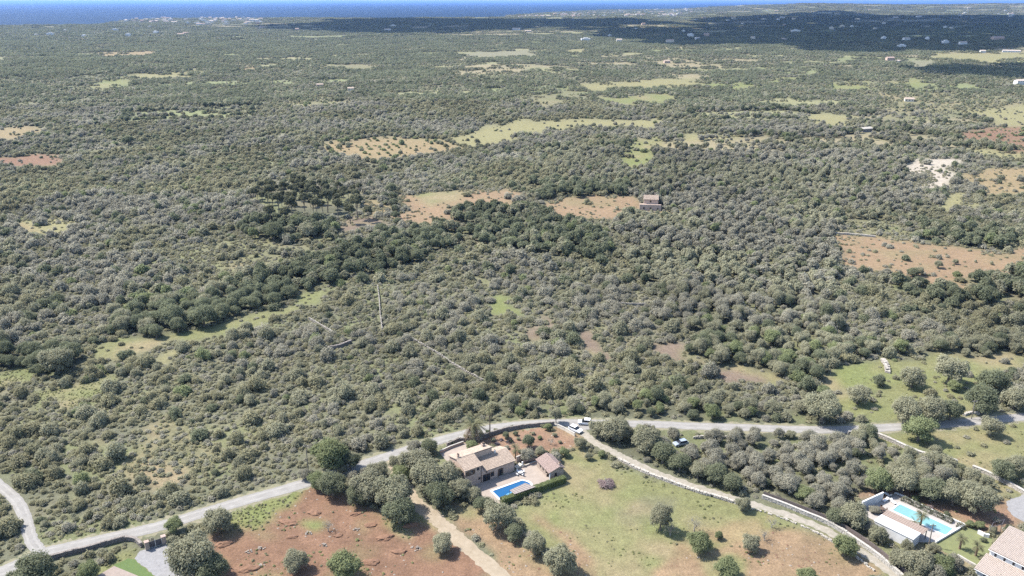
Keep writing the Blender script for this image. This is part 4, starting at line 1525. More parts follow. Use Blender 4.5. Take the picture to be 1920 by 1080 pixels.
for i in range(5):
    a, b = at(*hp[i]), at(*hp[i + 1])
    d = Vector((b[0] - a[0], b[1] - a[1]))
    hedge((a[0] + d.x * .03, a[1] + d.y * .03), (a[0] + d.x * 0.95, a[1] + d.y * 0.95), 1.5, 1.35,
          ['farthest', 'second farthest', 'middle', 'second nearest', 'longest near'][i] + ' clump of the rounded clipped hedge along the turquoise pool', LEAF['lavender'], True, 'rounded hedge clumps along the turquoise pool')
a = at(1794, 986)
hedge(a, (a[0] + 1.3, a[1] - 1.2), 1.5, 1.2, 'round clipped ball at the near end of the hedge by the turquoise pool', LEAF['lavender'], True)


def lounger(p, rz, label):
    t = thing('sun_lounger', label, 'sun lounger', p, rz, 'white sun loungers on the turquoise pool terrace')
    place_box('seat', (0, -0.35, 0.25), (1.3, 0.35, 0.4), M_cushion, t)
    bk = MB()
    bk.hexa([(-0.65, -0.35, 0.62), (0, -0.35, 0.25), (0, 0.35, 0.25), (-0.65, 0.35, 0.62), (-0.60, -0.35, 0.76), (-0.003, -0.35, 0.4), (-0.003, 0.35, 0.4), (-0.60, 0.35, 0.76)])
    bk.build('backrest', M_cushion, t)
    for x in (-.1, 1.2):
        for y in (-.3, .3):
            place_box('leg', (x, y - .03, 0), (x + .06, y + .03, .248), M_lightmetal, t)
    return t


lounger(A3(1662, 938.5, .08), R(215), 'white sun lounger nearest the high garden wall of the turquoise pool terrace')
lounger(A3(1672.5, 941, .08), R(-75), 'white sun lounger standing free on the turquoise pool terrace')
lounger(A3(1666, 930, .08), R(120), 'white sun lounger in the far corner of the turquoise pool terrace')
table_set(A3(1652.5, 957.5, .08), 0.8, 'dark garden table at the left end of the white pool building', M_wood, 5, 'dark garden chair at the table beside the white pool building', 'dark chairs around the pool terrace table')

# the villa itself, running out of the frame at the bottom right
VA = R(-52)
vx, vy = at(1700 + 1185 / 7.714, 940 + 685 / 7.714, 5.6)
villa = thing('villa', 'white villa with pale terracotta tiled roofs at the bottom right corner', 'house', (vx, vy, 0), VA)
w = MB()
profile(w, 0.25, 17.0, [(0.35, -0.2), (9.8, -0.2), (9.8, 6.75), (0.35, 5.4)])
profile(w, 0.0, 17.003, [(-4.75, -0.2), (0.347, -0.2), (0.347, 3.85), (-4.75, 2.6)])
w.build('wall', M_white, villa)
tiled_roof(villa, (0, 0, 5.6), (17.2, 0, 5.6), (0, 10.2, 7.05), (17.2, 10.2, 7.05), M_tilepale)
tiled_roof(villa, (-0.3, -5.1, 2.72), (17.2, -5.1, 2.72), (-0.3, 0.33, 4.05), (17.2, 0.33, 4.05), M_tilepale)
for k in range(8):
    window(villa, 1.25 + 1.85 * k, 4.15, 0.5, 1.05, 0.35, mat_frame=M_lightmetal)
for k in range(4):
    window(villa, 1.6 + 3.4 * k, 0.9, 1.1, 1.2, -4.75, mat_frame=M_lightmetal)
gu = MB()
gu.box((0.0, -0.12, 5.36), (17.2, -0.005, 5.47))
gu.build('gutter', M_lightmetal, villa)
gu = MB()
gu.box((-0.3, -5.22, 2.5), (17.2, -5.105, 2.6))
gu.build('gutter', M_lightmetal, villa)
pgl = thing('garden_pergola', 'dark metal garden pergola between the villa roof and the planted bank', 'pergola', A3(1854, 1005))
q1 = A3(1875, 999) - A3(1854, 1005)
for q in (Vector((0, 0, 0)), q1, Vector((1.6, 1.8, 0)), q1 + Vector((1.6, 1.8, 0))):
    b = MB()
    b.tube([q, q + Vector((0, 0, 2.5))], 0.07, 6)
    b.build('post', M_metal, pgl)
for a, b_ in ((Vector((0, 0, 2.5)), q1 + Vector((0, 0, 2.5))), (Vector((1.6, 1.8, 2.5)), q1 + Vector((1.6, 1.8, 2.5))), (Vector((0, 0, 2.5)), Vector((1.6, 1.8, 2.5))), (q1 + Vector((0, 0, 2.5)), q1 + Vector((1.6, 1.8, 2.5)))):
    b = MB()
    b.tube([a, b_], 0.06, 4)
    b.build('beam', M_metal, pgl)

# dark screen fence behind the whitewashed wall
fp = [A3(*p) for p in [(1431, 931), (1470, 945), (1514, 962), (1548, 976), (1581, 993), (1614, 1014), (1650, 1040), (1706, 1086)]]
fo = fp[0].copy()
fen = thing('screen_fence', 'dark brown screen fence behind the whitewashed wall beside the track', 'fence', fo)
for i in range(len(fp) - 1):
    a, b = fp[i] - fo, fp[i + 1] - fo
    d = (b - a).normalized()
    nn = Vector((-d.y, d.x, 0)) * 0.03
    g = d * 0.04
    pm = MB()
    pm.hexa([a + g - nn, b - g - nn, b - g + nn, a + g + nn] + [v + Vector((0, 0, 1.55)) for v in (a + g - nn, b - g - nn, b - g + nn, a + g + nn)])
    pm.build('screen_panel', M_screen, fen)
for i in range(len(fp)):
    b = MB()
    b.tube([fp[i] - fo, fp[i] - fo + Vector((0, 0, 1.7))], 0.05, 6)
    b.build('post', M_metal, fen)
ROADS.append((np.array([(p.x, p.y) for p in fp]), 0.6))

# ------------------------------------------------------------------ the stone house in the middle distance
mp = hit(1219, 392)
MA = R(-8)
mh = thing('stone_house', 'old two storey stone house among cypresses in the middle of the scrub', 'house', mp, MA)
w = MB()
profile(w, -4.0, 4.6, [(0, -1), (8, -1), (8, 5.9), (4.5, 7.4), (0, 5.9)])
w.build('wall', M_pink, mh)
w = MB()
w.box((-6.6, -4.5, -1), (6.4, -0.003, 3.1))
w.build('terrace_wall', M_pink, mh)
w = MB()
w.box((-6.6, -4.5, 3.103), (6.4, -4.2, 3.7))
w.build('parapet', M_pink, mh)
tiled_roof(mh, (-4.3, -0.5, 5.85), (4.9, -0.5, 5.85), (-4.3, 4.5, 7.6), (4.9, 4.5, 7.6), M_tile)
tiled_roof(mh, (4.9, 8.4, 6.05), (-4.3, 8.4, 6.05), (4.9, 4.51, 7.6), (-4.3, 4.51, 7.6), M_tile)
chimney(mh, 2.6, 5.2, 7.0, 8.6, M_mares, 0.7)
for u, z, f in ((-0.4, 4.1, 0), (-0.4, 0.9, -4.5), (4.0, 0.7, -4.5), (-4.3, 0.9, -4.5)):
    window(mh, u, z, 0.8, 1.0, f)
SHEETS.append(np.array([(mp.x + a, mp.y + b) for a, b in ((-8, -9), (8, -9), (7, 9), (-6, 9))]))

# ------------------------------------------------------------------ far houses
HOUSE_KEEP = []


def far_house(pos, rz, w_, l_, h_, wallm, roofm, label, group=None, flat=False):
    m_ = MB()
    if flat:
        m_.box((-w_ / 2, -l_ / 2, -3), (w_ / 2, l_ / 2, h_), 0)
        m_.box((-w_ / 2 - .2, -l_ / 2 - .2, h_ + .003), (w_ / 2 + .2, l_ / 2 + .2, h_ + 0.4), 1)
        m_.box((-w_ * .2, -l_ * .3, h_ + .403), (w_ * .25, l_ * .3, h_ + 2.8), 0)
    else:
        profile(m_, -w_ / 2, w_ / 2, [(-l_ / 2, -3), (l_ / 2, -3), (l_ / 2, h_), (0, h_ + l_ * 0.2), (-l_ / 2, h_)])
        z0, z1 = h_ + 0.1, h_ + l_ * 0.2 + 0.25
        m_.slab([(-w_ / 2 - .4, -l_ / 2 - .4, z0), (w_ / 2 + .4, -l_ / 2 - .4, z0), (w_ / 2 + .4, 0, z1), (-w_ / 2 - .4, 0, z1)], 0.15, 1)
        m_.slab([(w_ / 2 + .4, l_ / 2 + .4, z0), (-w_ / 2 - .4, l_ / 2 + .4, z0), (-w_ / 2 - .4, .002, z1), (w_ / 2 + .4, .002, z1)], 0.15, 1)
    nw = max(2, int(w_ / 3.5))
    for k in range(nw):
        x = -w_ / 2 + (k + 0.5) * w_ / nw
        for z in ((0.9,) if h_ < 4.5 else (0.9, 3.9)):
            m_.box((x - 0.5, -l_ / 2 - 0.05, z), (x + 0.5, -l_ / 2 - 0.003, z + 1.3), 2)
    o = m_.build('house', [wallm, roofm, M_dark])
    o.location = pos
    o.rotation_euler = (0, 0, rz)
    HOUSE_KEEP.append((pos.x, pos.y, max(w_, l_) * 0.75))
    return tag(o, label, 'house', group)


single = [
    (1704, 190, 11, 8, 3.2, M_cream, M_tile, 'small ochre house alone in the olive groves at the right'),
    (1912, 158, 16, 9, 5.5, M_white, M_tilepale, 'white house at the right edge above the groves'),
    (1668, 113, 16, 9, 5.5, M_pink, M_tilered, 'pink house left of the orange field in the far right'),
    (1684, 117, 12, 8, 3.5, M_white, M_tilepale, 'white bungalow just right of the far pink house'),
    (1690, 89, 22, 12, 6.5, M_white, M_white, 'pale block house among tall trees in the far right'),
    (1699, 75, 22, 10, 5.5, M_white, M_tilepale, 'white house with two wings in the shaded far right'),
    (1772, 81, 18, 10, 6.5, M_white, M_white, 'white house above the sunlit strip at the far right'),
    (1805, 83, 20, 10, 5.5, M_white, M_tilepale, 'wide white house right of centre in the shaded strip'),
    (1870, 75, 34, 16, 7.5, M_pink, M_tilered, 'large pinkish mansion in the shaded far right'),
    (1842, 99, 12, 8, 5.0, M_white, M_tilepale, 'small white house on the sunlit strip below the mansion'),
    (1896, 98, 40, 9, 4.0, M_white, M_tilepale, 'long white row house at the far right edge'),
    (1491, 60, 34, 16, 7.5, M_white, M_white, 'big white house alone in the shaded far plain'),
    (1098, 76, 30, 18, 6.5, M_white, M_white, 'broad white house in the sunlit scrub below the shaded band'),
    (968, 56, 34, 14, 6.0, M_white, M_tilepale, 'white house at the middle of the shaded coast band'),
    (990, 60, 26, 12, 5.0, M_cream, M_tilepale, 'cream house right of the white one in the coast band'),
    (737, 50, 34, 14, 6.5, M_white, M_white, 'pale house in the shaded band left of centre'),
    (727, 57, 28, 12, 5.0, M_white, M_tilepale, 'long pale house just below another in the shaded band'),
    (1570, 28, 50, 20, 10, M_white, M_white, 'tall white building on the far plain'),
    (1622, 247, 12, 6, 3.2, M_stonedark, M_stone, 'grey ruined stone hut in the right hand groves'),
    (1250, 118, 12, 8, 4.0, M_pink, M_tile, 'tiny pinkish house in the far groves right of centre'),
    (600, 163, 9, 6, 3.6, M_mares, M_tile, 'tiny stone hut in the left distance'),
    (658, 170, 8, 6, 3.4, M_cream, M_tile, 'tiny cream hut in the distant woods left of centre'),
]
rr = random.Random(21)
for px, py, w_, l_, h_, wm, rm, lab in single:
    p = hit(px, py)
    far_house(p, rr.uniform(-0.4, 0.4), w_, l_, h_, wm, rm, lab, None, rm is M_white)


def village(n, box, edge, label, group, big, seed):
    r = random.Random(seed)
    got = []
    tries = 0
    while len(got) < n and tries < n * 30:
        tries += 1
        px = r.uniform(box[0], box[2])
        py = r.uniform(box[1], box[3])
        if not edge(px, py):
            continue
        p = hit(px, py)
        if p.y > coast_d(np.array([p.x]), np.array([p.y]))[0] * 0.992:
            continue
        if any((p - q).length < big * 1.5 for q in got):
            continue
        got.append(p)
        flat = r.random() < 0.55
        wm = r.choice([M_white, M_white, M_white, M_cream, M_pink])
        far_house(p, r.uniform(-0.5, 0.5), big * r.uniform(0.7, 1.7), big * r.uniform(0.5, 0.8), r.choice([3.5, 6.2, 6.5, 9.0]), wm, M_white if flat else r.choice([M_tilepale, M_tilered]),
                  label % (('white' if wm is M_white else 'cream' if wm is M_cream else 'pinkish') + (' flat roofed' if flat else ' tile roofed')), group, flat)


village(80, (228, 34.5, 490, 47), lambda x, y: y > 34 + abs(x - 330) * 0.004 and y < 40 + (x - 228) * 0.05, '%s house of the town on the left headland', 'houses of the town on the left headland', 20, 3)
village(95, (948, 15, 1300, 35), lambda x, y: y < 34 - (x - 948) * 0.012 and y > 31 - (x - 948) * 0.055, '%s house of the town spread over the far point', 'houses of the town on the far point', 26, 4)
village(36, (1280, 12, 1920, 40), lambda x, y: True, 'tiny %s house scattered over the sunlit far plain', 'houses scattered over the sunlit far plain', 24, 5)
village(24, (1040, 40, 1920, 82), lambda x, y: y > 48 - (x - 1040) * 0.012, 'tiny %s house scattered in the shaded woods', 'houses scattered in the shaded woods', 15, 6)
village(12, (0, 50, 700, 70), lambda x, y: True, 'tiny %s house in the far left woods near the coast', 'houses in the far left woods', 16, 8)
# ------------------------------------------------------------------ plants: shapes (radius about 1, base at the origin)
def cloud_pts(lobes, n, rng, low=-0.35, jit=0.13):
    lob = np.array(lobes)
    pr_ = lob[:, 3] ** 2
    k = rng.choice(len(lob), n, p=pr_ / pr_.sum())
    d = rng.normal(size=(n, 3))
    d /= np.linalg.norm(d, axis=1, keepdims=True)
    d[:, 2] = np.where(d[:, 2] < low, -d[:, 2] * 0.6, d[:, 2])
    P = lob[k, :3] + d * (lob[k, 3] * (0.92 + jit * rng.normal(size=n)))[:, None]
    return P, d


def crown_mesh(name, mat, lobes, n, leaf, seed, squash=1.0, spread=0.5, core=True, fuzz=0.0):
    rng = np.random.default_rng(seed)
    P, D = cloud_pts(lobes, n, rng)
    P[:, 2] = np.maximum(P[:, 2], 0.02)
    if fuzz:
        k = rng.random(n) < fuzz
        P[k] += np.array((0, 0, 1)) * np.abs(rng.normal(size=(k.sum(), 1))) * 0.11
    V, F = leaf_quads(P, D + np.array((0, 0, 0.55)), leaf, rng, spread)
    if core:
        # dense inner twigs: smaller shells of leaves inside each lobe, so the crown is not hollow
        lb = np.array(lobes)
        lb[:, 3] *= 0.6
        P2, D2 = cloud_pts(lb, max(20, n // 9), rng)
        P2[:, 2] = np.maximum(P2[:, 2], 0.02)
        V2, F2 = leaf_quads(P2, D2, leaf * 2.0, rng, 0.5)
        F = np.concatenate([F, F2 + len(V)])
        V = np.concatenate([V, V2])
    return mesh_np(name, V, F, mat)


def tree_lobes(rng, n=16, z0=0.50, z1=1.18, r=0.40):
    """one full soft crown, broken by lobes that stand out of it here and there"""
    L_ = [(rng.uniform(-.06, .06), rng.uniform(-.06, .06), (z0 + z1) / 2 + 0.02, 0.66), (rng.uniform(-.2, .2), rng.uniform(-.2, .2), (z0 + z1) / 2 + 0.14, 0.54)]
    for k in range(n):
        a = 2 * math.pi * (k * 0.618 + rng.uniform(-.12, .12))
        z = rng.uniform(z0, z1)
        q = math.sqrt(max(0.0, 1 - ((z - (z0 + z1) * 0.45) / (z1 - z0 + 0.5)) ** 2 * 2.2))
        d = rng.uniform(0.38, 0.74) * q
        L_.append((d * math.cos(a), d * math.sin(a), z, r * rng.uniform(0.40, 0.95)))
    return L_


def shrub_lobes(rng, n=9):
    L_ = [(rng.uniform(-.06, .06), rng.uniform(-.06, .06), 0.28, 0.66), (rng.uniform(-.2, .2), rng.uniform(-.2, .2), 0.36, 0.50)]
    for k in range(n):
        a = 2 * math.pi * (k * 0.618 + rng.uniform(-.12, .12))
        d = rng.uniform(0.25, 0.76)
        L_.append((d * math.cos(a), d * math.sin(a), rng.uniform(0.14, 0.70 - d * 0.42), rng.uniform(0.16, 0.38)))
    return L_


def trunk_mesh(name, seed, mat, top=0.75, r=0.075, limbs=5):
    rng = random.Random(seed)
    b = MB()
    lean = Vector((rng.uniform(-.1, .1), rng.uniform(-.1, .1), 0))
    fork = Vector((0, 0, top * 0.5)) + lean * 0.5
    b.tube([(0, 0, -0.05), fork * 0.5, fork], [r * 1.35, r, r * 0.85], 6)
    for k in range(limbs):
        a = 2 * math.pi * k / limbs + rng.uniform(-.3, .3)
        e = fork + Vector((math.cos(a) * rng.uniform(.25, .5), math.sin(a) * rng.uniform(.25, .5), top * rng.uniform(.35, .7)))
        mid = fork.lerp(e, 0.5) + Vector((0, 0, 0.04))
        b.tube([fork - Vector((0, 0, 0.02)), mid, e], [r * 0.6, r * 0.4, r * 0.18], 5)
    return b.mesh(name, [mat])


def bare_mesh(name, seed, mat):
    rng = random.Random(seed)
    b = MB()

    def grow(p, d, ln, r, lev):
        q = p + d * ln
        b.tube([p, p.lerp(q, 0.5) + Vector((rng.uniform(-.03, .03), rng.uniform(-.03, .03), 0)), q], [r, r * 0.8, r * 0.6], 5 if lev < 2 else 3, cap=lev < 2)
        if lev >= 4:
            return
        for k in range(4 if lev == 0 else 3):
            a = rng.uniform(0, 2 * math.pi)
            s = rng.uniform(0.5, 0.95)
            nd = (d + Vector((math.cos(a) * s, math.sin(a) * s, rng.uniform(-0.05, 0.35)))).normalized()
            grow(q - d * ln * rng.uniform(0, .25), nd, ln * rng.uniform(0.6, 0.85), r * 0.55, lev + 1)
    grow(Vector((0, 0, -0.03)), Vector((0.06, 0, 1)).normalized(), 0.42, 0.07, 0)
    return b.mesh(name, [mat])


TREE, SHRUB, TREE_MID, SHRUB_MID = {}, {}, {}, {}
rg = random.Random(77)
SEED = 100
for ty in ('olive', 'oak', 'green', 'grey'):
    TREE[ty] = []
    for k in range(3):
        SEED += 1
        lb = tree_lobes(rg, 17 + k * 3)
        TREE[ty].append((crown_mesh('crown', LEAF[ty], lb, {'grey': 6400, 'olive': 8200}.get(ty, 8200), 0.043 if ty != 'green' else 0.047, SEED, fuzz=0.12),
                         trunk_mesh('trunk', SEED, M_greybark if ty == 'grey' else M_bark)))
    TREE_MID[ty] = [crown_mesh('woodland_tree', LEAF[ty], tree_lobes(rg, 9), 1000, 0.115, SEED + 300 + k, spread=0.6) for k in range(2)]
for k in range(2):
    SEED += 1
    lb = [(0, 0, 2.2, 0.5)] + [(0.62 * math.cos(a) * rg.uniform(.6, 1), 0.62 * math.sin(a) * rg.uniform(.6, 1), rg.uniform(1.75, 2.45), rg.uniform(.25, .42)) for a in np.linspace(0, 6.28, 10)]
    TREE.setdefault('pine', []).append((crown_mesh('crown', LEAF['pine'], lb, 1500, 0.10, SEED), trunk_mesh('trunk', SEED, M_bark, 2.2, 0.06, 4)))
for k in range(2):
    SEED += 1
    TREE.setdefault('bare', []).append((crown_mesh('crown', LEAF['grey'], tree_lobes(rg, 12, 0.5, 1.1), 420, 0.035, SEED, core=False), bare_mesh('trunk', SEED, M_greybark)))
    TREE.setdefault('pink', []).append((crown_mesh('crown', LEAF['blossom'], shrub_lobes(rg, 12), 2200, 0.05, SEED), bare_mesh('trunk', SEED + 5, M_greybark)))
for ty in ('olive', 'grey', 'low', 'oak', 'green'):
    SHRUB[ty] = []
    for k in range(3):
        SEED += 1
        SHRUB[ty].append(crown_mesh('wild_olive_shrub', LEAF[ty], shrub_lobes(rg, 8 + 2 * k), 2200 if ty != 'grey' else 1800, 0.070, SEED, fuzz=0.3))
    SHRUB_MID[ty] = [crown_mesh('scrub_bush', LEAF[ty], shrub_lobes(rg, 7), 620, 0.125, SEED + 500 + k, fuzz=0.3) for k in range(2)]
LOWBUSH = [crown_mesh('low_scrub', LEAF[ty], shrub_lobes(rg, 5), 210, 0.145, 900 + k, core=False, fuzz=0.4) for k, ty in enumerate(('low', 'low', 'olive', 'grey'))]
WEED = [crown_mesh('weed_tuft', LEAF[ty], shrub_lobes(rg, 4), 60, 0.24, 950 + k, core=False, fuzz=0.4) for k, ty in enumerate(('weed', 'weed', 'low'))]


def patch_mesh(name, kind, size, n, seed, leafn, leaf):
    """a stretch of far scrub: n bushes of mixed kinds in a square"""
    rng = np.random.default_rng(seed)
    V, F, Mi, off = [], [], [], 0
    mats = [LEAF[k] for k in ('olive', 'grey', 'oak', 'low', 'green')]
    pw = {'scrub': (0.34, 0.30, 0.10, 0.20, 0.06), 'wood': (0.30, 0.22, 0.33, 0.05, 0.10), 'open': (0.30, 0.12, 0.22, 0.26, 0.10)}[kind]
    for k in range(n):
        x, y = rng.uniform(-size / 2, size / 2, 2)
        t = rng.choice(5, p=pw)
        r = rng.uniform(1.5, 3.0) * (1.35 if t == 2 else 1.0) * (1.25 if kind == 'wood' else 1.0)
        lob = np.array(shrub_lobes(random.Random(seed * 91 + k), 5)) * r
        lob[:, 2] *= 1.15 if t != 2 else 1.5
        P, D = cloud_pts(lob, leafn, rng)
        P[:, 2] = np.maximum(P[:, 2], 0.05)
        P += np.array((x, y, 0))
        v, f = leaf_quads(P, D + np.array((0, 0, 0.55)), leaf, rng, 0.5)
        V.append(v)
        F.append(f + off)
        Mi.append(np.full(len(f), t))
        off += len(v)
    return mesh_np(name, np.concatenate(V), np.concatenate(F), mats, np.concatenate(Mi))


PATCH = {}
for kind, dens in (('scrub', 1.0), ('wood', 1.15), ('open', 0.4)):
    PATCH[kind] = [patch_mesh('far_scrub', kind, 21, int(24 * dens), 40 + k, 85, 0.60) for k in range(4)]
    PATCH[kind + '_far'] = [patch_mesh('far_scrub', kind, 56, int(90 * dens), 60 + k, 36, 1.15) for k in range(3)]


# ------------------------------------------------------------------ where plants may not stand
def seg_dist(x, y, L_):
    best = np.full(len(x), 1e9)
    for i in range(len(L_) - 1):
        ax, ay = L_[i]
        bx, by = L_[i + 1]
        dx, dy = bx - ax, by - ay
        q = dx * dx + dy * dy + 1e-9
        t = np.clip(((x - ax) * dx + (y - ay) * dy) / q, 0, 1)
        best = np.minimum(best, (x - ax - dx * t) ** 2 + (y - ay - dy * t) ** 2)
    return np.sqrt(best)


def blocked(x, y, r, near=420.0):
    """True where a plant of radius r would stand on a road, a wall, paving or a building"""
    b = np.zeros(len(x), dtype=bool)
    k = np.where(np.hypot(x, y) < near)[0]
    if len(k):
        xs, ys, rs_ = x[k], y[k], r[k]
        bb = np.zeros(len(k), dtype=bool)
        for L_, hw in ROADS:
            lo, hi = L_.min(0) - 8, L_.max(0) + 8
            q = np.where((xs > lo[0]) & (xs < hi[0]) & (ys > lo[1]) & (ys < hi[1]))[0]
            if len(q):
                bb[q] |= seg_dist(xs[q], ys[q], L_) < hw + 0.62 * rs_[q]
        for S in SHEETS:
            if len(S) < 3:
                continue
            lo, hi = S.min(0) - 4, S.max(0) + 4
            q = np.where((xs > lo[0]) & (xs < hi[0]) & (ys > lo[1]) & (ys < hi[1]))[0]
            if len(q):
                bb[q] |= inside(S, xs[q], ys[q]) | (seg_dist(xs[q], ys[q], np.concatenate([S, S[:1]])) < 0.7 * rs_[q])
        b[k] = bb
    for hx, hy, hr in HOUSE_KEEP:
        if math.hypot(hx, hy) < 1400:
            b |= (x - hx) ** 2 + (y - hy) ** 2 < (hr + r) ** 2
            # keep the sight line to the house open for a few metres in front
            b |= (np.abs(x - hx) < hr) & (y < hy) & (y > hy - hr - 10) & (r > 1.2)
    for cpos, _ in CARS:
        b |= (x - cpos.x) ** 2 + (y - cpos.y) ** 2 < (1.6 + 0.7 * r) ** 2
    return b


PL = []        # every single plant: dict(kind, type, var, x, y, r, hs, rot, label, name)


def ppx(px, py, rpx, ty, label, hs=1.0, kind='tree', name=None, cat=None):
    """a plant whose crown is centred at a pixel, with its crown radius in pixels"""
    z = 0.0
    for _ in range(9):
        x, y = at(px, py, z)
        s = proj(x, y, z)[2]
        r = rpx / s * 0.93
        z = hz(x, y) + r * (0.85 if kind == 'tree' else 0.45) * hs
        if ty == 'pine':
            z = hz(x, y) + r * 2.0 * hs
    PL.append(dict(kind=kind, type=ty, var=len(PL) % 3, x=x, y=y, r=r, hs=hs, rot=random.uniform(0, 6.28), label=label, name=name, cat=cat))


T = ppx
T(690, 912, 40, 'olive', 'broad grey green tree at the head of the red field, left half of the clump')
T(738, 925, 46, 'olive', 'biggest dark grey green tree leaning over the head of the sandy driveway')
T(748, 955, 38, 'oak', 'dark tree lowest in the clump beside the sandy driveway')
T(708, 885, 26, 'olive', 'grey green tree rising behind the big clump, next to the road')
T(668, 928, 26, 'oak', 'small dark tree at the left foot of the big clump by the red field')
T(623, 906, 34, 'oak', 'dark rounded tree between the road and the top left of the red field')
T(596, 900, 24, 'green', 'yellowish green tree leaning on the dark rounded tree beside the road')
T(642, 880, 14, 'olive', 'small pale tree at the lower edge of the road between two big clumps')
T(571, 888, 15, 'grey', 'grey twiggy tree at the foot of the utility pole')
T(618, 850, 42, 'green', 'round bright green tree above the road right of the utility pole')
T(655, 862, 24, 'oak', 'dark tree tucked to the right of the round green roadside tree')
T(408, 974, 34, 'olive', 'olive tree at the road edge above the left end of the red field')
T(360, 1040, 54, 'olive', 'large olive tree over the gravel yard right of the gate')
T(395, 1062, 36, 'oak', 'dark tree at the right foot of the large olive by the gate')
T(326, 984, 20, 'green', 'fresh green tree on the road edge just above the gate')
T(68, 1064, 46, 'oak', 'broad dark shrub like tree at the bottom left corner below the road')
T(165, 1070, 24, 'green', 'yellow green tree above the paved corner at the bottom left')
T(554, 1050, 29, 'olive', 'pale olive tree low in the red field, left of two')
T(645, 1058, 38, 'green', 'fuller greener tree low in the red field, right of two')
T(829, 1018, 25, 'olive', 'half bare small tree at the right side of the red field')
T(614, 985, 17, 'bare', 'leafless tree standing alone in the middle of the red field')
T(934, 966, 38, 'olive', 'largest olive in the tree row left of the meadow, nearest the pool hedge')
T(906, 945, 22, 'oak', 'dark tree at the left corner of the farmhouse pool terrace')
T(888, 925, 20, 'olive', 'small olive beside the left end of the pool terrace')
T(965, 997, 23, 'oak', 'dark rounded tree second down the row left of the meadow')
T(1003, 1020, 29, 'olive', 'olive tree third down the row left of the meadow')
T(1050, 1048, 38, 'olive', 'largest tree at the bottom of the row left of the meadow')
T(778, 866, 36, 'olive', 'pale olive between the road bend and the farmhouse')
T(800, 893, 42, 'olive', 'broad olive left of the farmhouse, in the middle of the clump')
T(838, 890, 36, 'olive', 'dense tree against the left wall of the farmhouse')
T(862, 915, 26, 'olive', 'dense tree at the front left corner of the farmhouse')
T(822, 925, 34, 'oak', 'dark tree above the short white wall by the driveway')
T(776, 836, 18, 'grey', 'grey twiggy tree at the roadside above the farmhouse clump')
T(803, 836, 22, 'oak', 'dark tree at the roadside by the farmhouse courtyard')
T(752, 888, 24, 'green', 'greener tree at the top of the sandy driveway')
T(742, 866, 18, 'olive', 'small olive squeezed between the road and the driveway head')
T(1240, 968, 26, 'olive', 'tall thin olive in the meadow, tallest of the meadow trees', 1.5)
T(1258, 988, 22, 'bare', 'half bare tree just right of the tall thin olive in the meadow', 1.1)
T(1312, 1016, 27, 'green', 'yellow green tree with a clear trunk in the lower meadow')
T(1348, 1003, 10, 'green', 'smallest round green tree in the lower meadow', 1.2)
T(1393, 945, 18, 'olive', 'small tree close below the bend of the gravel track')
T(1365, 1066, 27, 'green', 'round green tree at the bottom edge of the meadow')
T(1408, 1018, 22, 'olive', 'pale thin olive in the orange part of the meadow')
T(1434, 1002, 17, 'bare', 'pale leafless tree right of the thin olive in the meadow')
T(1448, 978, 17, 'bare', 'pale leafless tree nearest the track in the meadow')
T(1303, 980, 24, 'bare', 'leafless grey tree in the middle of the meadow')
T(1585, 1022, 28, 'green', 'fresh green tree on the edge of the track near the whitewashed wall')
T(1515, 1082, 24, 'green', 'green tree cut by the bottom edge of the orange meadow')
T(1710, 1092, 24, 'olive', 'olive tree cut by the bottom edge left of the villa')
T(1138, 902, 23, 'pink', 'low heap of dry pinkish twigs standing alone on the meadow', 0.55, 'tree', 'twig_heap', 'brush pile')
T(1058, 847, 12, 'green', 'small green fruit tree right of the outbuilding')
T(1088, 830, 15, 'olive', 'small grey green fruit tree near the garden corner')
T(1104, 855, 10, 'olive', 'slim fruit tree in the green grass, middle of three')
T(1128, 851, 9, 'green', 'slim fruit tree in the green grass, right of three')
T(991, 826, 15, 'oak', 'dark leafy garden tree behind the outbuilding', 1.3)
T(989, 851, 18, 'grey', 'grey leaved tree directly behind the outbuilding roof')
T(1013, 846, 13, 'olive', 'small olive behind the right end of the outbuilding')
T(949, 815, 9, 'oak', 'small round dark tree in the red garden')
T(967, 812, 6, 'oak', 'tiny dark shrub in the red garden near the wall')
T(1026, 800, 9, 'green', 'small green tree in the top right of the red garden')
T(1033, 826, 11, 'bare', 'thin bare tree in the red garden')
T(1043, 778, 13, 'olive', 'tall thin roadside tree at the garden corner', 1.7)
T(884, 833, 14, 'green', 'yellowish round shrub behind the farmhouse courtyard', 0.8)
T(932, 830, 8, 'pink', 'reddish shrub in the garden above the farmhouse', 0.7)
T(950, 838, 7, 'grey', 'grey shrub in the garden above the farmhouse wing', 0.7)
T(1150, 803, 32, 'olive', 'broad olive by the parked white cars')
T(1122, 803, 22, 'olive', 'olive hiding the end of the white car')
T(1172, 812, 20, 'olive', 'olive at the right of the broad one by the cars')
T(1212, 822, 34, 'olive', 'rounded olive right of the track head')
T(1244, 848, 30, 'oak', 'dark tree on the wood edge above the track, leftmost')
T(1276, 866, 26, 'oak', 'dark tree on the wood edge above the track, second')
T(1342, 885, 28, 'oak', 'dark green tree on the wood edge above the track bend')
T(1372, 903, 25, 'oak', 'deep green tree lowest on the wood edge above the track bend')
T(1310, 882, 22, 'olive', 'grey green tree on the wood edge between the dark ones')
T(1600, 965, 34, 'olive', 'large grey green tree left of the white pool building')
T(1570, 968, 24, 'oak', 'dark tree behind the screen fence, left of the large one')
T(1632, 988, 16, 'grey', 'grey tree in front of the left end of the white pool building')
T(1648, 1000, 22, 'olive', 'olive in front of the white pool building')
T(1690, 1048, 26, 'olive', 'second olive below the white pool building')
T(1722, 1058, 38, 'olive', 'large olive in front of the lawn corner')
T(1765, 1062, 30, 'green', 'greener tree left of the villa roofs')
T(1790, 1052, 22, 'grey', 'grey tree right at the stone edge of the lawn')
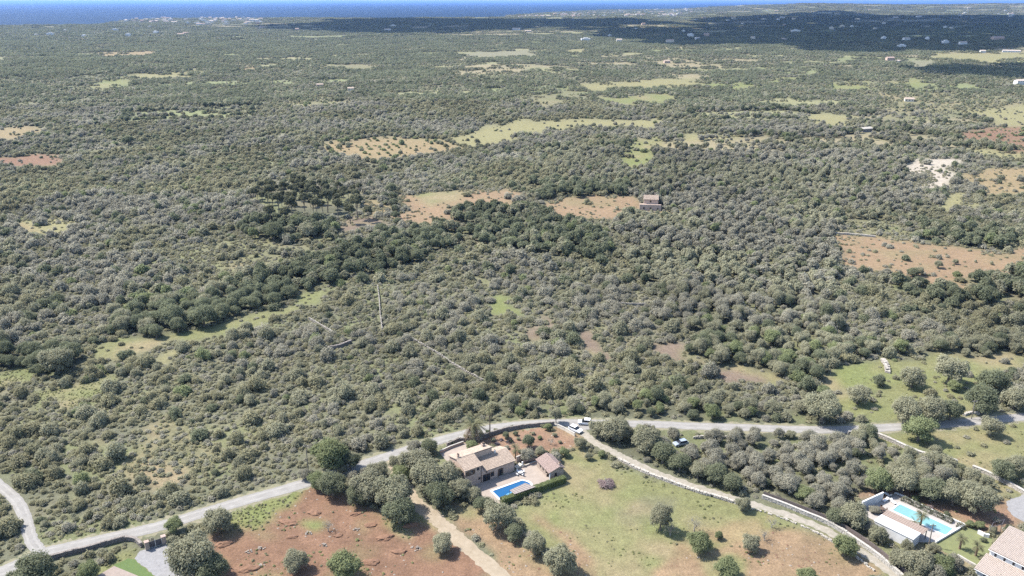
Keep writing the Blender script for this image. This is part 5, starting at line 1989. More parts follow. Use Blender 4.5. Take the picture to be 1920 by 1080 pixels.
T(1752, 1028, 14, 'olive', 'small tree at the bottom corner of the pool terrace')
T(1725, 803, 34, 'green', 'big round green tree below the road at the end of the pale wall')
T(1845, 748, 40, 'oak', 'big dark tree at the roadside near the right edge')
T(1866, 712, 32, 'oak', 'dark tree behind the big roadside one at the right')
T(1905, 745, 30, 'olive', 'olive at the right edge above the road')
T(1860, 799, 25, 'olive', 'wide olive shrub on the grass just below the road at the right')
T(1782, 692, 36, 'olive', 'large olive in the small tan meadow above the road')
T(1712, 706, 28, 'olive', 'olive left of the large one in the tan meadow')
T(1790, 722, 15, 'green', 'small round tree at the foot of the large olive in the tan meadow')
T(1545, 765, 40, 'olive', 'large grey olive above the road beside the small meadow')
T(1610, 738, 26, 'olive', 'olive at the lower corner of the small green meadow')
T(1650, 712, 16, 'oak', 'small dark tree right of the small green meadow')
T(1700, 768, 34, 'olive', 'left tree of the clump above the road at the pale wall')
T(1745, 765, 34, 'olive', 'middle tree of the clump above the road at the pale wall')
T(1785, 768, 28, 'oak', 'right tree of the clump above the road')
T(1880, 880, 28, 'oak', 'dark tree above the pale wall near the right edge')
T(1908, 870, 26, 'olive', 'olive above the pale wall at the right edge')
T(1830, 935, 40, 'olive', 'large olive casting a long shadow on the gravel at the right')
T(1790, 925, 34, 'olive', 'olive left of the large one over the villa bank')
T(1748, 915, 34, 'oak', 'dark olive over the villa bank near the turquoise pool')
T(1695, 900, 34, 'olive', 'olive in the wood above the turquoise pool')
T(1648, 900, 30, 'green', 'green tree in the wood above the high garden wall')
T(1655, 957, 9, 'pink', 'reddish shrub by the dark garden table', 0.7)
T(1640, 955, 14, 'grey', 'silvery round shrub under the high garden wall', 0.7)
T(320, 590, 30, 'oak', 'big dark oak in the left part of the tree belt above the yellow strip')
T(380, 590, 30, 'oak', 'big dark oak in the middle of the tree belt above the yellow strip')
T(105, 675, 34, 'olive', 'large rounded olive standing over the green strip at the far left')
T(240, 262, 13, 'oak', 'dark round oak alone in the grey scrub of the upper left')
T(512, 432, 24, 'oak', 'wide dark tree below the pine grove')
T(735, 352, 14, 'oak', 'dark tree at the top of the tree hedge by the orange field')
T(715, 430, 18, 'oak', 'dark tree below the tree hedge of the orange field')
T(800, 436, 18, 'oak', 'dark tree under the lower edge of the orange field, left of two')
T(825, 438, 15, 'oak', 'dark tree under the lower edge of the orange field, right of two')
for i, (x, y) in enumerate([(737, 366), (738, 378), (740, 390), (741, 402), (744, 414)]):
    T(x, y, 10, 'oak', ['topmost', 'second', 'third', 'fourth', 'lowest'][i] + ' tree of the straight tree hedge left of the orange field')
for i, (x, y, s) in enumerate([(520, 372, 14), (545, 378, 13), (570, 372, 13), (592, 380, 12), (612, 366, 14), (632, 382, 11), (668, 376, 15), (655, 392, 12), (505, 395, 13), (535, 398, 12), (690, 394, 10)]):
    T(x, y, s * 1.12, 'pine', ['leftmost tall pine', 'second pine', 'third pine', 'fourth pine', 'tallest middle pine', 'slim pine', 'dark pine', 'low dark pine', 'low left pine', 'low second pine', 'rightmost pine'][i] + ' of the grove beside the tan field', 1.15)
for i, (x, y, s) in enumerate([(1712, 510, 13), (1723, 508, 12), (1760, 495, 10), (1792, 490, 7), (1795, 515, 11)]):
    T(x, y, s, ['oak', 'olive', 'olive', 'olive', 'green'][i], ['left tree of the pair', 'right tree of the pair', 'round tree above the pair', 'smallest tree right of centre', 'bright shrub right of the pair'][i] + ' on the orange field at the right')
for i, (x, y, s, ty) in enumerate([(846, 829, 7, 'oak'), (860, 823, 7, 'grey'), (874, 818, 7, 'olive'), (902, 812, 6, 'grey'), (915, 809, 6, 'oak'), (930, 806, 6, 'olive'), (945, 803, 6, 'grey'),
                                   (961, 800, 6, 'oak'), (976, 798, 5, 'pink'), (990, 797, 6, 'grey'), (1004, 796, 5, 'pink'), (1017, 797, 6, 'olive'), (1030, 797, 6, 'green')]):
    T(x, y, s, ty, ['first', 'second', 'third', 'fourth', 'fifth', 'sixth', 'seventh', 'eighth', 'ninth', 'tenth', 'eleventh', 'twelfth', 'last'][i] + ' bush from the left along the roadside wall of the farmhouse garden', 0.75)
for i, (x, y, s, ty) in enumerate([(958, 826, 5, 'oak'), (972, 822, 5, 'low'), (940, 822, 6, 'pink'), (1000, 812, 5, 'low'), (1012, 820, 6, 'green'), (1040, 815, 6, 'low'), (1050, 828, 5, 'olive'), (925, 824, 6, 'olive'), (975, 846, 6, 'oak'), (1003, 856, 7, 'grey'), (1024, 848, 7, 'oak')]):
    T(x, y, s, 'olive' if ty == 'low' else ty, ['dark bush left of centre', 'pale bush in the middle', 'reddish bush near the farmhouse', 'small pale bush right of the leafy tree', 'green bush at the right', 'pale bush near the garden corner', 'olive bush at the lower right corner', 'olive bush behind the farmhouse ridge', 'dark bush by the small palm', 'grey bush by the outbuilding', 'dark bush behind the outbuilding ridge'][i] + ' in the red garden', 0.8)
T(1716, 934, 9, 'green', 'pale green bush behind the clipped hedge of the turquoise pool', 0.8)
T(1745, 948, 9, 'pink', 'reddish bush on the red bank behind the clipped hedge', 0.7)
T(1775, 962, 8, 'oak', 'dark bush on the red bank above the villa lawn', 0.7)
T(1820, 982, 11, 'green', 'leafy bush at the top of the villa lawn', 0.8)
T(1838, 984, 11, 'green', 'second leafy bush at the top of the villa lawn, beside the pergola', 0.8)
T(1862, 992, 10, 'olive', 'bush under the dark garden pergola', 0.8)
T(1870, 975, 9, 'grey', 'silvery bush on the bank above the garden pergola', 0.8)
T(1893, 990, 11, 'oak', 'dark bush behind the villa ridge at the right', 0.8)
T(1845, 1012, 8, 'oak', 'dark bush against the short white garden wall', 0.7)
T(1842, 1046, 8, 'olive', 'small bush at the villa corner on the lawn', 0.6)
for i, (x, y, s, ty) in enumerate([(1196, 404, 8, 'olive'), (1212, 409, 8, 'grey'), (1229, 408, 8, 'olive'), (1246, 402, 9, 'oak'), (1254, 390, 8, 'olive'), (1186, 392, 7, 'green')]):
    T(x, y, s, ty, ['left', 'second', 'third', 'dark fourth', 'far right', 'farthest left'][i] + ' tree in front of the old stone house')
# slender cypresses by the stone house
CYP = [(1199, 372), (1206, 370), (1238, 371), (1247, 373), (1256, 371)]


def cypress(px, py, h, label):
    p = hit(px, py + 6)
    t = thing('cypress_tree', label, 'cypress', p, 0, 'cypresses around the stone house')
    lob = [(0, 0, z * h, h * 0.085 * (1 - abs(z - 0.4) * 1.1)) for z in np.linspace(0.1, 0.97, 12)]
    link(bpy.data.objects.new('crown', crown_mesh('crown', LEAF['oak'], lob, 500, 0.22, int(px), core=False, spread=0.4)), t)
    b = MB()
    b.tube([(0, 0, -.2), (0, 0, h * .3)], 0.15, 5)
    b.build('trunk', M_bark, t)


for i, (x, y) in enumerate(CYP):
    cypress(x, y, 9 + (i % 3), ['leftmost cypress left of the stone house', 'second cypress left of the stone house', 'first cypress right of the stone house', 'tallest cypress right of the stone house', 'rightmost cypress by the stone house'][i])

MAN = np.array([(p['x'], p['y'], p['r']) for p in PL])


def near_manual(x, y, r, f=0.75):
    b = np.zeros(len(x), dtype=bool)
    for mx, my, mr in MAN:
        b |= (x - mx) ** 2 + (y - my) ** 2 < (f * mr + 0.35 * r) ** 2
    return b


# ------------------------------------------------------------------ palms
def frond(V, F, M_, p, az, el, ln, droop, w_, seg=6, mi=0):
    d = Vector((math.cos(az) * math.cos(el), math.sin(az) * math.cos(el), math.sin(el)))
    side = Vector((-math.sin(az), math.cos(az), 0))
    q = Vector(p)
    n0 = len(V)
    for s in range(seg + 1):
        t = s / seg
        ww = w_ * (0.35 + 0.65 * math.sin(math.pi * min(1, 0.15 + t * 0.8))) * (1 - t * 0.6)
        V += [tuple(q - side * ww + Vector((0, 0, -ww * 0.5))), tuple(q), tuple(q + side * ww + Vector((0, 0, -ww * 0.5)))]
        d = (d + Vector((0, 0, -droop / seg))).normalized()
        q = q + d * ln / seg
    for s in range(seg):
        a = n0 + s * 3
        # gaps between the leaflets: leave every blade split along its rib
        F += [(a, a + 1, a + 4, a + 3), (a + 1, a + 2, a + 5, a + 4)]
        M_ += [mi, mi]


def palm(base_px, h, label, nf, ln, droop, w_, dry=0, kind='palm_tree', r=0.22):
    p = A3(*base_px)
    t = thing(kind, label, 'palm', p)
    rr_ = random.Random(int(base_px[0]))
    b = MB()
    b.tube([(0, 0, -0.1), (0.05, 0, h * .5), (0, 0, h)], [r * 1.3, r, r * 1.1], 8)
    b.build('trunk', M_palmbark, t)
    for k in range(nf + dry):
        V, F, M_ = [], [], []
        isdry = k >= nf
        el = rr_.uniform(-0.15, 1.25) if not isdry else rr_.uniform(-0.9, -0.2)
        az = k * 2.4 + rr_.uniform(-.2, .2)
        # leaflets along the rib as narrow quads
        d = Vector((math.cos(az) * math.cos(el), math.sin(az) * math.cos(el), math.sin(el)))
        side = Vector((-math.sin(az), math.cos(az), 0))
        q = Vector((0, 0, h))
        L_ = ln * rr_.uniform(0.8, 1.1)
        seg = 12
        for s in range(seg + 1):
            u = s / seg
            up_ = side.cross(d).normalized()
            if s > 1:
                ll = w_ * math.sin(math.pi * min(1.0, 0.12 + 0.86 * u)) + 0.05
                for sg in (-1, 1):
                    tip = q + side * sg * ll + d * ll * 0.55 - Vector((0, 0, 1)) * ll * 0.35
                    n0 = len(V)
                    wv = d * (L_ / seg * 0.30)
                    V += [tuple(q - wv), tuple(q + wv), tuple(tip + wv * 0.3), tuple(tip - wv * 0.3)]
                    F.append((n0, n0 + 1, n0 + 2, n0 + 3))
            n0 = len(V)
            nq = q + d * L_ / seg
            V += [tuple(q - side * .03), tuple(q + side * .03), tuple(nq + side * .025), tuple(nq - side * .025)]
            F.append((n0, n0 + 1, n0 + 2, n0 + 3))
            q = nq
            d = (d + Vector((0, 0, -droop / seg))).normalized()
        me_ = mesh_np('frond', V, F, LEAF['drypalm'] if isdry else LEAF['palm'])
        link(bpy.data.objects.new('frond', me_), t)
    return t


palm((889, 823), 4.6, 'large date palm with drooping brown lower fronds at the roadside by the farmhouse', 40, 4.9, 1.35, 0.62, 30, r=0.36)
palm((918.5, 822), 8.8, 'tall slim fan palm beside the date palm', 16, 1.5, 1.6, 0.5, 10, r=0.16)
palm((966.5, 860), 3.3, 'small palm at the back of the farmhouse wing', 18, 1.9, 1.5, 0.4, 3, r=0.18)
palm((1725, 987), 3.2, 'palm standing between the turquoise pool and the white pool building', 24, 2.0, 1.5, 0.5, 2)
palm((1799, 1029), 2.9, 'left palm of two on the villa lawn', 20, 1.7, 1.5, 0.45, 2)
palm((1829, 1042), 2.7, 'right palm of two on the villa lawn', 20, 1.8, 1.5, 0.45, 2)
palm((1714, 986), 1.0, 'low palm bush left of the palm by the turquoise pool', 16, 1.6, 1.4, 0.4, 0, r=0.15)

# ------------------------------------------------------------------ plants of the scrub, the woods and the fields
STEP = 3.5
gx = np.arange(-780, 780, STEP)
gy = np.arange(112, 1000, STEP)
X, Y = np.meshgrid(gx, gy)
X = X.ravel() + RNG.uniform(-.5, .5, X.size) * STEP * 0.95
Y = Y.ravel() + RNG.uniform(-.5, .5, Y.size) * STEP * 0.95
k = np.abs(X) < 0.72 * Y + 16
X, Y = X[k], Y[k]
G_, V_ = lookup(X, Y, 1.6)
D_ = np.hypot(X, Y)
FV = FIELD_V
_w = lookup(X, Y, 3.2, 87)[1]
V_ = np.where(np.isin(V_, FV) & ~np.isin(_w, FV) & (D_ > 350), VI['open'], V_)
n1 = fbm(X / 45.0, Y / 45.0, 61, 3)
n2 = fbm(X / 18.0, Y / 18.0, 71, 3)
n3 = fbm(X / 90.0, Y / 90.0, 81, 3)
U = RNG.random(len(X))
prob = np.zeros(len(X))
zn = lambda s: V_ == VI[s]
prob[zn('scrub')] = np.clip(0.72 + 1.5 * (n2[zn('scrub')] - 0.5) + 0.9 * (n1[zn('scrub')] - 0.5), 0.12, 0.95)
prob[zn('thick')] = np.clip(0.85 + 1.2 * (n2[zn('thick')] - 0.5), 0.4, 1)
prob[zn('open')] = np.clip(0.30 + 1.6 * (n2[zn('open')] - 0.5), 0.05, 0.8)
prob[zn('wood')] = 0.80
prob[zn('oak')] = 0.62
prob[zn('pine')] = 0.25
prob[zn('belt')] = 0.72
prob[zn('sparse')] = 0.05
prob[zn('weeds')] = 0.02
orch = zn('orchard') & (np.abs((X * 0.9 + Y * 0.4) % 8.0 - 4) < 1.8) & (np.abs((Y * 0.9 - X * 0.4) % 8.0 - 4) < 1.8)
prob[orch] = 0.7
CL_ = clearing(X, Y)
gen = np.isin(V_, [VI['scrub'], VI['thick'], VI['wood']])
prob = np.where(gen & (CL_ > 0), 0.11, prob)
V_ = np.where(gen & (CL_ < 0) & (CL_ > -0.02), VI['oak'], V_)
prob = np.where(gen & (CL_ < 0) & (CL_ > -0.02), 0.6, prob)
keep = U < prob
X, Y, V_, D_, n1, n2, n3 = [a[keep] for a in (X, Y, V_, D_, n1, n2, n3)]
N_ = len(X)
RR_ = np.exp(RNG.normal(0.38, 0.42, N_))
RR_ = np.where(RNG.random(N_) < 0.08, RR_ * 1.6, RR_)
zn = lambda s: V_ == VI[s]
RR_ *= np.where(zn('open'), 0.72, 1) * np.where(zn('sparse') | zn('orchard'), 0.8, 1) * np.where(zn('thick'), 1.12, 1)
RR_ *= 0.9 + 0.6 * n3
istree = zn('wood') | zn('oak') | zn('belt') | zn('pine')
RR_ = np.where(istree, RNG.uniform(1.5, 3.5, N_) * np.where(D_ < 260, 0.84, 1.0), np.clip(RR_, 0.55, 3.8))
RR_ = np.where(zn('oak'), RNG.uniform(2.4, 3.9, N_), RR_)
RR_ = np.where(zn('pine'), RNG.uniform(2.3, 3.4, N_), RR_)
bl = blocked(X, Y, RR_) | near_manual(X, Y, RR_)
X, Y, V_, D_, n1, n2, n3, RR_, istree = [a[~bl] for a in (X, Y, V_, D_, n1, n2, n3, RR_, istree)]
zn = lambda s: V_ == VI[s]
N_ = len(X)
U = RNG.random(N_)
types = np.full(N_, 'olive', dtype='<U6')
g_ = n1 + 0.25 * (U - 0.5)
_pn = plots(X, Y)[1]
g_ = g_ + 0.16 * (_pn - 0.5) * sstep(330, 520, D_)
types[g_ > 0.56] = 'grey'
types[(g_ < 0.42)] = 'low'
_ok = RNG.random(N_) < 0.07
types[_ok] = 'oak'
RR_ = np.where(_ok & ~istree & (D_ > 340), np.clip(RR_ * 1.45, 1.5, 3.8), RR_)
types[RNG.random(N_) < 0.03] = 'green'
tt = np.where(n1 + 0.4 * (U - 0.5) > 0.52, 'grey', 'olive')
tt = np.where(U > 0.95, 'oak', np.where(U < 0.03, 'green', tt))
types = np.where(zn('wood'), tt, types)
types = np.where(zn('belt'), np.where(U < 0.6, 'olive', np.where(U < 0.8, 'oak', 'green')), types)
types = np.where(zn('oak'), np.where(U < 0.78, 'oak', np.where(U < 0.95, 'olive', 'green')), types)
types = np.where(zn('pine'), 'pine', types)
types = np.where(zn('orchard'), np.where(U < 0.7, 'green', 'olive'), types)
types = np.where(istree & (types == 'low'), 'olive', types)
ZZ = height(X, Y)
PXX, PYY, PSC = proj(X, Y, ZZ)
print('plants', N_, 'trees', int(istree.sum()))

# ------------------------------------------------------------------ the 300 trees and 300 shrubs that show largest are things of their own
inframe = (PXX > -20) & (PXX < 1940) & (PYY < 1100) & (PYY > 0)
size = RR_ * PSC * inframe
n_man_tree = sum(1 for p in PL if p['kind'] == 'tree')
ti = np.where(istree)[0]
ti = ti[np.argsort(-size[ti])][:300 - n_man_tree]
si = np.where(~istree)[0]
si = si[np.argsort(-size[si])][:300]
single_ = np.zeros(N_, dtype=bool)
single_[ti] = True
single_[si] = True

LANDMARK = [('stone gate', 290, 1020), ('bottom left dark tree', 68, 1064), ('lane junction', 75, 1030), ('lane bend', 40, 950), ('utility pole', 575, 860), ('round green roadside tree', 618, 850),
            ('farmhouse', 905, 870), ('date palm', 885, 800), ('outbuilding', 1030, 875), ('parked white cars', 1090, 795), ('pink twig heap', 1138, 900), ('track bend', 1360, 925),
            ('head of the track', 1110, 825), ('white pool building', 1700, 985), ('turquoise pool', 1740, 960), ('villa', 1880, 1040), ('pale slanting wall', 1720, 850), ('round green tree by the road', 1725, 803),
            ('dark roadside tree at the right', 1845, 748), ('small green meadow', 1590, 710), ('large grey olive above the road', 1545, 765), ('curved red path', 1300, 670), ('brown clearing', 1125, 640),
            ('broken stone wall', 830, 670), ('straight stone wall', 712, 580), ('short pale scrub wall', 603, 612), ('yellow strip under the tree belt', 330, 645), ('dark short scrub wall', 637, 652),
            ('green strip at the left', 150, 735), ('middle of the left edge', 10, 800), ('open patch left of the road', 300, 850), ('straight road stretch', 500, 927), ('road below the green patch', 250, 999),
            ('middle of the left scrub', 400, 760), ('scrub above the farmhouse', 800, 760), ('mid wood below the road', 1480, 870), ('blue grey car', 1276, 832), ('top of the screen fence', 1431, 932), ('top of the red field', 600, 940),
            ('road bend above the cars', 1000, 797), ('straight road at the right', 1300, 800), ('lower left scrub corner', 150, 930), ('tan meadow', 1760, 720), ('grass below the right road', 1830, 830),
            ('belt of trees above the meadow', 1500, 660), ('scrub left of centre', 560, 720), ('scrub right of the straight wall', 900, 620), ('grey scrub right of centre', 1150, 730)]
LM = [(n_, *at(a, b), a, b) for n_, a, b in LANDMARK]
ORD = ['nearest', 'second', 'third', 'fourth', 'fifth', 'sixth', 'seventh', 'eighth', 'ninth', 'tenth', 'eleventh', 'twelfth', 'thirteenth', 'fourteenth', 'fifteenth',
       'sixteenth', 'seventeenth', 'eighteenth', 'nineteenth', 'twentieth']
TONE = {'olive': 'grey green', 'grey': 'silvery grey', 'oak': 'dark green', 'green': 'fresh green', 'low': 'olive green', 'pine': 'dull green'}
keyed = {}
for i in np.where(single_)[0]:
    d2 = [(X[i] - l[1]) ** 2 + (Y[i] - l[2]) ** 2 for l in LM]
    j = int(np.argmin(d2))
    l = LM[j]
    dx, dy = PXX[i] - l[3], PYY[i] - l[4]
    way = ('right of' if dx > 0 else 'left of') if abs(dx) > abs(dy) * 1.3 else ('below' if dy > 0 else 'above')
    sz = 'large ' if size[i] > 20 else ('small ' if size[i] < 12 else '')
    keyed.setdefault((sz, types[i], bool(istree[i]), way, j), []).append((d2[j], i))
LABEL = {}
for (sz, ty, tr, way, j), lst in keyed.items():
    lst.sort()
    for q, (_, i) in enumerate(lst):
        LABEL[i] = '%s %s%s %s %s the %s, counting outwards' % (ORD[min(q, 19)], sz, TONE[ty], 'pine' if ty == 'pine' else ('tree' if tr else 'shrub'), way, LM[j][0])
        if len(LABEL[i].split()) > 16:
            LABEL[i] = LABEL[i].replace(', counting outwards', '')

TNAME = {'olive': 'olive_tree', 'grey': 'grey_olive_tree', 'oak': 'evergreen_oak', 'green': 'carob_tree', 'pine': 'pine_tree', 'bare': 'bare_tree', 'pink': 'dry_shrub'}
SNAME = {'olive': 'wild_olive_shrub', 'grey': 'grey_shrub', 'low': 'mastic_shrub', 'oak': 'evergreen_shrub', 'green': 'green_shrub'}


def plant_tree(ty, var, x, y, z, r, hs, rot, label, name=None, cat=None, group=None):
    crown, trunk = TREE[ty][var % len(TREE[ty])]
    t = thing(name or TNAME[ty], label, cat or 'tree', (x, y, z - 0.05), rot, group)
    t.scale = (r, r, r * hs)
    link(bpy.data.objects.new('trunk', trunk), t)
    link(bpy.data.objects.new('crown', crown), t)
    return t


for p in PL:
    plant_tree(p['type'], p['var'], p['x'], p['y'], hz(p['x'], p['y']), p['r'], p['hs'], p['rot'], p['label'], p['name'], p['cat'],
               None if p['name'] else 'single trees around the fields and houses')
for i in ti:
    plant_tree(types[i], int(i) % 3, X[i], Y[i], ZZ[i], RR_[i], RNG.uniform(0.85, 1.25), RNG.uniform(0, 6.28), LABEL[i], group='trees of the woods and belts')
for i in si:
    o = bpy.data.objects.new(SNAME[types[i]], SHRUB[types[i]][int(i) % 3])
    link(o)
    o.location = (X[i], Y[i], ZZ[i] - 0.05)
    o.rotation_euler = (0, 0, RNG.uniform(0, 6.28))
    o.scale = (RR_[i], RR_[i] * RNG.uniform(.7, 1.25), RR_[i] * RNG.uniform(0.8, 1.5))
    tag(o, LABEL[i], 'shrub', 'shrubs of the scrubland')


# ------------------------------------------------------------------ everything beyond: masses, one object each
def scatter(name, protos, pick, P, rot, scl, label, tilt=0.0):
    me = bpy.data.meshes.new(name)
    n = len(P)
    me.vertices.add(n)
    me.vertices.foreach_set('co', P.astype(np.float32).ravel())
    for an, ty, data, key in (('rot', 'FLOAT_VECTOR', np.stack([RNG.normal(0, tilt, n), RNG.normal(0, tilt, n), rot], 1), 'vector'), ('scl', 'FLOAT_VECTOR', scl, 'vector')):
        a = me.attributes.new(an, ty, 'POINT')
        a.data.foreach_set(key, data.astype(np.float32).ravel())
    a = me.attributes.new('pick', 'INT', 'POINT')
    a.data.foreach_set('value', pick.astype(np.int32))
    o = link(bpy.data.objects.new(name, me))
    ng = bpy.data.node_groups.new(name, 'GeometryNodeTree')
    ng.interface.new_socket('Geometry', in_out='INPUT', socket_type='NodeSocketGeometry')
    ng.interface.new_socket('Geometry', in_out='OUTPUT', socket_type='NodeSocketGeometry')
    N, L = ng.nodes, ng.links
    gi, go = N.new('NodeGroupInput'), N.new('NodeGroupOutput')
    jn = N.new('GeometryNodeJoinGeometry')

    def attr(nm, ty):
        a_ = N.new('GeometryNodeInputNamedAttribute')
        a_.data_type = ty
        a_.inputs['Name'].default_value = nm
        return a_.outputs['Attribute']
    pk, rt, sl = attr('pick', 'INT'), attr('rot', 'FLOAT_VECTOR'), attr('scl', 'FLOAT_VECTOR')
    er = N.new('FunctionNodeEulerToRotation')
    L.new(rt, er.inputs[0])
    for k_, pr_ in enumerate(protos):
        po = bpy.data.objects.new(pr_.name, pr_)
        oi = N.new('GeometryNodeObjectInfo')
        oi.inputs['Object'].default_value = po
        oi.inputs['As Instance'].default_value = True
        cmp_ = N.new('FunctionNodeCompare')
        cmp_.data_type = 'INT'
        cmp_.operation = 'EQUAL'
        L.new(pk, cmp_.inputs[2])
        cmp_.inputs[3].default_value = k_
        ip = N.new('GeometryNodeInstanceOnPoints')
        L.new(gi.outputs[0], ip.inputs['Points'])
        L.new(cmp_.outputs[0], ip.inputs['Selection'])
        L.new(oi.outputs['Geometry'], ip.inputs['Instance'])
        L.new(er.outputs[0], ip.inputs['Rotation'])
        L.new(sl, ip.inputs['Scale'])
        L.new(ip.outputs[0], jn.inputs[0])
    L.new(jn.outputs[0], go.inputs[0])
    md = o.modifiers.new('scatter', 'NODES')
    md.node_group = ng
    return tag(o, label, kind='stuff')


def join_meshes(name, a, b):
    def arr(me):
        v = np.empty(len(me.vertices) * 3, dtype=np.float32)
        me.vertices.foreach_get('co', v)
        return v.reshape(-1, 3), [tuple(p.vertices) for p in me.polygons]
    va, fa = arr(a)
    vb, fb = arr(b)
    return mesh_np(name, np.concatenate([va, vb]), fa + [tuple(i + len(va) for i in f) for f in fb], list(a.materials) + list(b.materials), [0] * len(fa) + [1] * len(fb))


rest = np.where(~single_)[0]
NEAR = 340.0
# shrubs
sh = rest[~istree[rest]]
protos, off = [], {}
for ty in ('olive', 'grey', 'low', 'oak', 'green'):
    off[ty, 0] = len(protos)
    protos += SHRUB[ty]
    off[ty, 1] = len(protos)
    protos += SHRUB_MID[ty]
pick = np.array([off[types[i], 0] + i % 3 if D_[i] < NEAR else off[types[i], 1] + i % 2 for i in sh])
scl = np.stack([RR_[sh], RR_[sh] * RNG.uniform(.65, 1.3, len(sh)), RR_[sh] * RNG.uniform(0.65, 1.4, len(sh))], 1)
scatter('scrub', protos, pick, np.stack([X[sh], Y[sh], ZZ[sh] - 0.05], 1), RNG.uniform(0, 6.28, len(sh)), scl, 'grey green scrub of rounded bushes covering the land', 0.13)
# trees
tr = rest[istree[rest]]
protos, off = [], {}
for ty in ('olive', 'grey', 'oak', 'green', 'pine'):
    off[ty, 0] = len(protos)
    protos += [join_meshes('woodland_tree', c_, t_) for c_, t_ in TREE[ty]]
    off[ty, 1] = len(protos)
    protos += TREE_MID.get(ty, [])
nv = {ty: len(TREE[ty]) for ty in TREE}
pick = np.array([off[types[i], 0] + i % nv[types[i]] if (D_[i] < NEAR or types[i] == 'pine') else off[types[i], 1] + i % 2 for i in tr])
scl = np.stack([RR_[tr], RR_[tr] * RNG.uniform(.75, 1.2, len(tr)), RR_[tr] * RNG.uniform(.75, 1.4, len(tr))], 1)
scatter('woodland', protos, pick, np.stack([X[tr], Y[tr], ZZ[tr] - 0.05], 1), RNG.uniform(0, 6.28, len(tr)), scl, 'woods and tree belts of grey green and dark trees', 0.09)


# low growth between the bushes
def ground_layer(step, dmax, chooser, r0, r1, name, protos, label, seed):
    rng = np.random.default_rng(seed)
    gx_ = np.arange(-0.72 * dmax - 16, 0.72 * dmax + 16, step)
    gy_ = np.arange(112, dmax, step)
    x, y = np.meshgrid(gx_, gy_)
    x = x.ravel() + rng.uniform(-.5, .5, x.size) * step
    y = y.ravel() + rng.uniform(-.5, .5, y.size) * step
    k_ = np.abs(x) < 0.72 * y + 16
    x, y = x[k_], y[k_]
    g, v = lookup(x, y, 1.6, 31)
    if dmax > 400:
        _w = lookup(x, y, 3.2, 87)[1]
        v = np.where(np.isin(v, FV) & ~np.isin(_w, FV) & (np.hypot(x, y) > 350), VI['open'], v)
    pr_ = chooser(g, v, x, y)
    k_ = rng.random(len(x)) < pr_
    x, y = x[k_], y[k_]
    r = rng.uniform(r0, r1, len(x)) * (0.7 + 0.6 * fbm(x / 12, y / 12, seed, 2))
    k_ = ~blocked(x, y, r)
    x, y, r = x[k_], y[k_], r[k_]
    P = np.stack([x, y, height(x, y) - 0.03], 1)
    s = np.stack([r, r * rng.uniform(.8, 1.2, len(r)), r * rng.uniform(.45, 1.0, len(r))], 1)
    print(name, len(x))
    scatter(name, protos, rng.integers(0, len(protos), len(x)), P, rng.uniform(0, 6.28, len(x)), s, label)


def ch_low(g, v, x, y):
    p = np.zeros(len(x))
    n = fbm(x / 14.0, y / 14.0, 15, 3)
    sc = np.isin(v, [VI['scrub'], VI['thick']])
    p[sc] = np.clip(0.92 + 1.4 * (n[sc] - 0.5), 0.3, 1)
    op = v == VI['open']
    p[op] = np.clip(0.5 + 2.0 * (n[op] - 0.5), 0.05, 0.95)
    wd = np.isin(v, [VI['wood'], VI['belt'], VI['oak']])
    p[wd] = 0.3
    p[v == VI['sparse']] = 0.06
    p[(clearing(x, y) > 0) & np.isin(v, [VI['scrub'], VI['thick'], VI['wood']])] *= 0.25
    return p


def ch_weed(g, v, x, y):
    p = np.zeros(len(x))
    n = fbm(x / 6.0, y / 6.0, 19, 3)
    w_ = v == VI['weeds']
    p[w_] = np.clip(0.75 + 1.5 * (n[w_] - 0.5), 0.2, 1)
    m_ = np.isin(g, [GK.index('meadow'), GK.index('green'), GK.index('bright')]) & ~w_
    p[m_] = np.clip(2.2 * (n[m_] - 0.56), 0, 0.35)
    s_ = np.isin(g, [GK.index('red'), GK.index('orange'), GK.index('garden')]) & ~w_
    p[s_] = np.clip(2.0 * (n[s_] - 0.56), 0, 0.4)
    c_ = np.isin(v, [VI['scrub'], VI['open']])
    p[c_] = np.clip(1.2 * (n[c_] - 0.5), 0, 0.3)
    return p


ground_layer(1.65, 600, ch_low, 0.75, 1.5, 'undergrowth', LOWBUSH, 'low grey green growth between the bushes', 5)
ground_layer(0.95, 250, ch_weed, 0.22, 0.55, 'weeds', WEED, 'yellow green weeds and grass tufts', 6)

# stones and clods on the bare soil
rk = []
for k in range(4):
    bm = bmesh.new()
    bmesh.ops.create_icosphere(bm, subdivisions=1, radius=1.0)
    for v_ in bm.verts:
        v_.co *= random.uniform(0.65, 1.25)
        v_.co.z *= 0.6
    me = bpy.data.meshes.new('stone')
    bm.to_mesh(me)
    bm.free()
    me.materials.append(M_rock if k < 2 else M_clod)
    rk.append(me)


def ch_rock(g, v, x, y):
    p = np.zeros(len(x))
    n = fbm(x / 8.0, y / 8.0, 29, 3)
    s_ = np.isin(g, [GK.index('red'), GK.index('orange'), GK.index('garden'), GK.index('brown')])
    p[s_] = np.clip(1.7 * (n[s_] - 0.42), 0.03, 0.5)
    m_ = np.isin(g, [GK.index('meadow'), GK.index('open'), GK.index('scrub')])
    p[m_] = np.clip(0.5 * (n[m_] - 0.62), 0, 0.06)
    return p


ground_layer(1.1, 260, ch_rock, 0.09, 0.38, 'field_stones', rk, 'pale stones and red clods scattered over the bare soil', 7)

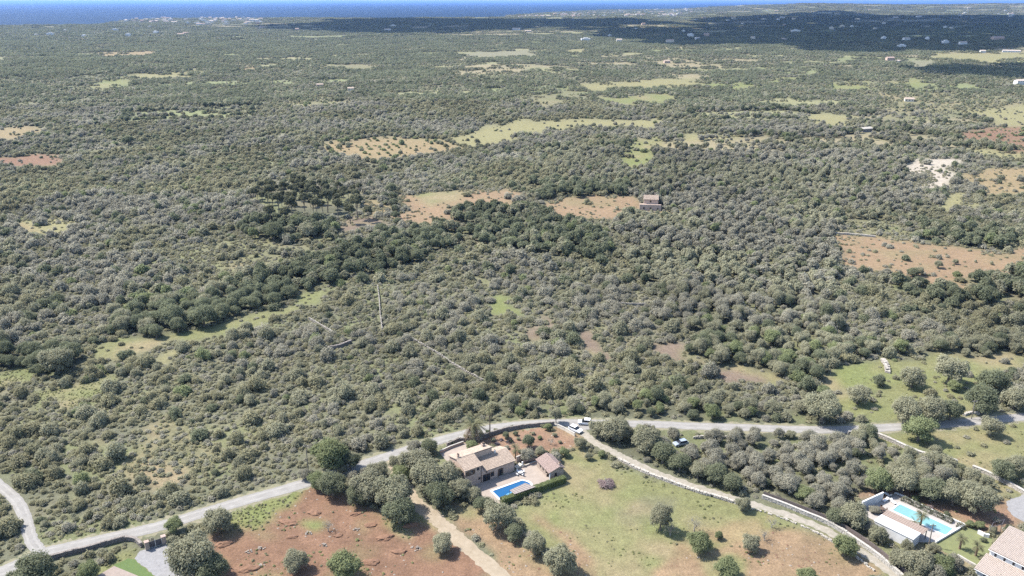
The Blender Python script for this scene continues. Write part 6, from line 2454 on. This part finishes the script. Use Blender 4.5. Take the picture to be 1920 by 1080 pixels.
# far country in stretches
for nm, y0, y1, st_, suffix, lab in (('distant_scrub', 1000, 2700, 19.0, '', 'distant scrub and woods in the middle of the picture'),
                                     ('far_woods', 2700, 12500, 56.0, '_far', 'far woods reaching to the coast and the plain')):
    protos = PATCH['scrub' + suffix] + PATCH['wood' + suffix] + PATCH['open' + suffix]
    m0 = len(PATCH['scrub' + suffix])
    ys = [float(y0)]
    while ys[-1] < y1:
        ys.append(ys[-1] + st_ * (1.0 if suffix == '' else max(1.0, ys[-1] / 5200.0)))
    xs_, ys_ = [], []
    for yv in ys:
        sx_ = st_ * (1.0 if suffix == '' else max(1.0, yv / 5200.0))
        q = np.arange(-0.70 * yv, 0.70 * yv, sx_)
        xs_.append(q + RNG.uniform(-.3, .3, len(q)) * st_)
        ys_.append(np.full(len(q), yv) + RNG.uniform(-.3, .3, len(q)) * st_)
    x, y = np.concatenate(xs_), np.concatenate(ys_)
    cd = coast_d(x, y)
    k = y < cd * 0.985
    x, y = x[k], y[k]
    g, v = lookup(x, y, 1.6)
    n = fbm(x / 160.0, y / 160.0, 13, 3)
    nn = fbm(x / 60.0, y / 60.0, 14, 3)
    pn, pn2, pb_ = plots(x, y)
    kind = np.where((n > 0.56) | (pn2 < 0.28), 1, 0)
    kind = np.where((nn > 0.60) | ((pn2 > 0.80) & (nn > 0.42)), 2, kind)
    kind = np.where((pb_ < 9.0 * (2.3 if suffix else 1.0)) & (RNG.random(len(x)) < 0.5), 1, kind)
    kind = np.where(np.isin(v, [VI['wood'], VI['oak'], VI['belt'], VI['pine']]) & (nn < 0.60), 1, kind)
    kind = np.where(np.isin(v, [VI['open'], VI['orchard']]), 2, kind)
    v2_ = lookup(x, y, 5.0, 77)[1]
    drop = (np.isin(v, [VI['none'], VI['weeds']]) & (np.isin(v2_, [VI['none'], VI['weeds'], VI['sparse']]) | (RNG.random(len(x)) < 0.4))) | ((v == VI['sparse']) & (RNG.random(len(x)) < 0.75))
    cl = clearing(x, y)
    gen = np.isin(v, [VI['scrub'], VI['thick'], VI['wood']])
    drop |= gen & (cl > 0.004) & (RNG.random(len(x)) < 0.86)
    kind = np.where(gen & (cl < 0) & (cl > -0.02), 1, kind)
    for hx, hy, hr in HOUSE_KEEP:
        drop |= (np.abs(x - hx) < hr + st_ * 0.35) & (y < hy + hr * 0.5) & (y > hy - hr - st_ * 1.0)
    k = ~drop
    x, y, kind = x[k], y[k], kind[k]
    pk = kind * m0 + RNG.integers(0, m0, len(x))
    s = RNG.uniform(0.85, 1.2, len(x)) * (1.0 if suffix == '' else 1.0) * np.maximum(1.0, y / 5200.0)
    print(nm, len(x))
    scatter(nm, protos, pk, np.stack([x, y, height(x, y) - 0.2], 1), RNG.uniform(0, 6.28, len(x)), np.stack([s, s, s * RNG.uniform(.85, 1.3, len(x)) / np.maximum(1.0, y / 5200.0) ** 0.6], 1), lab)
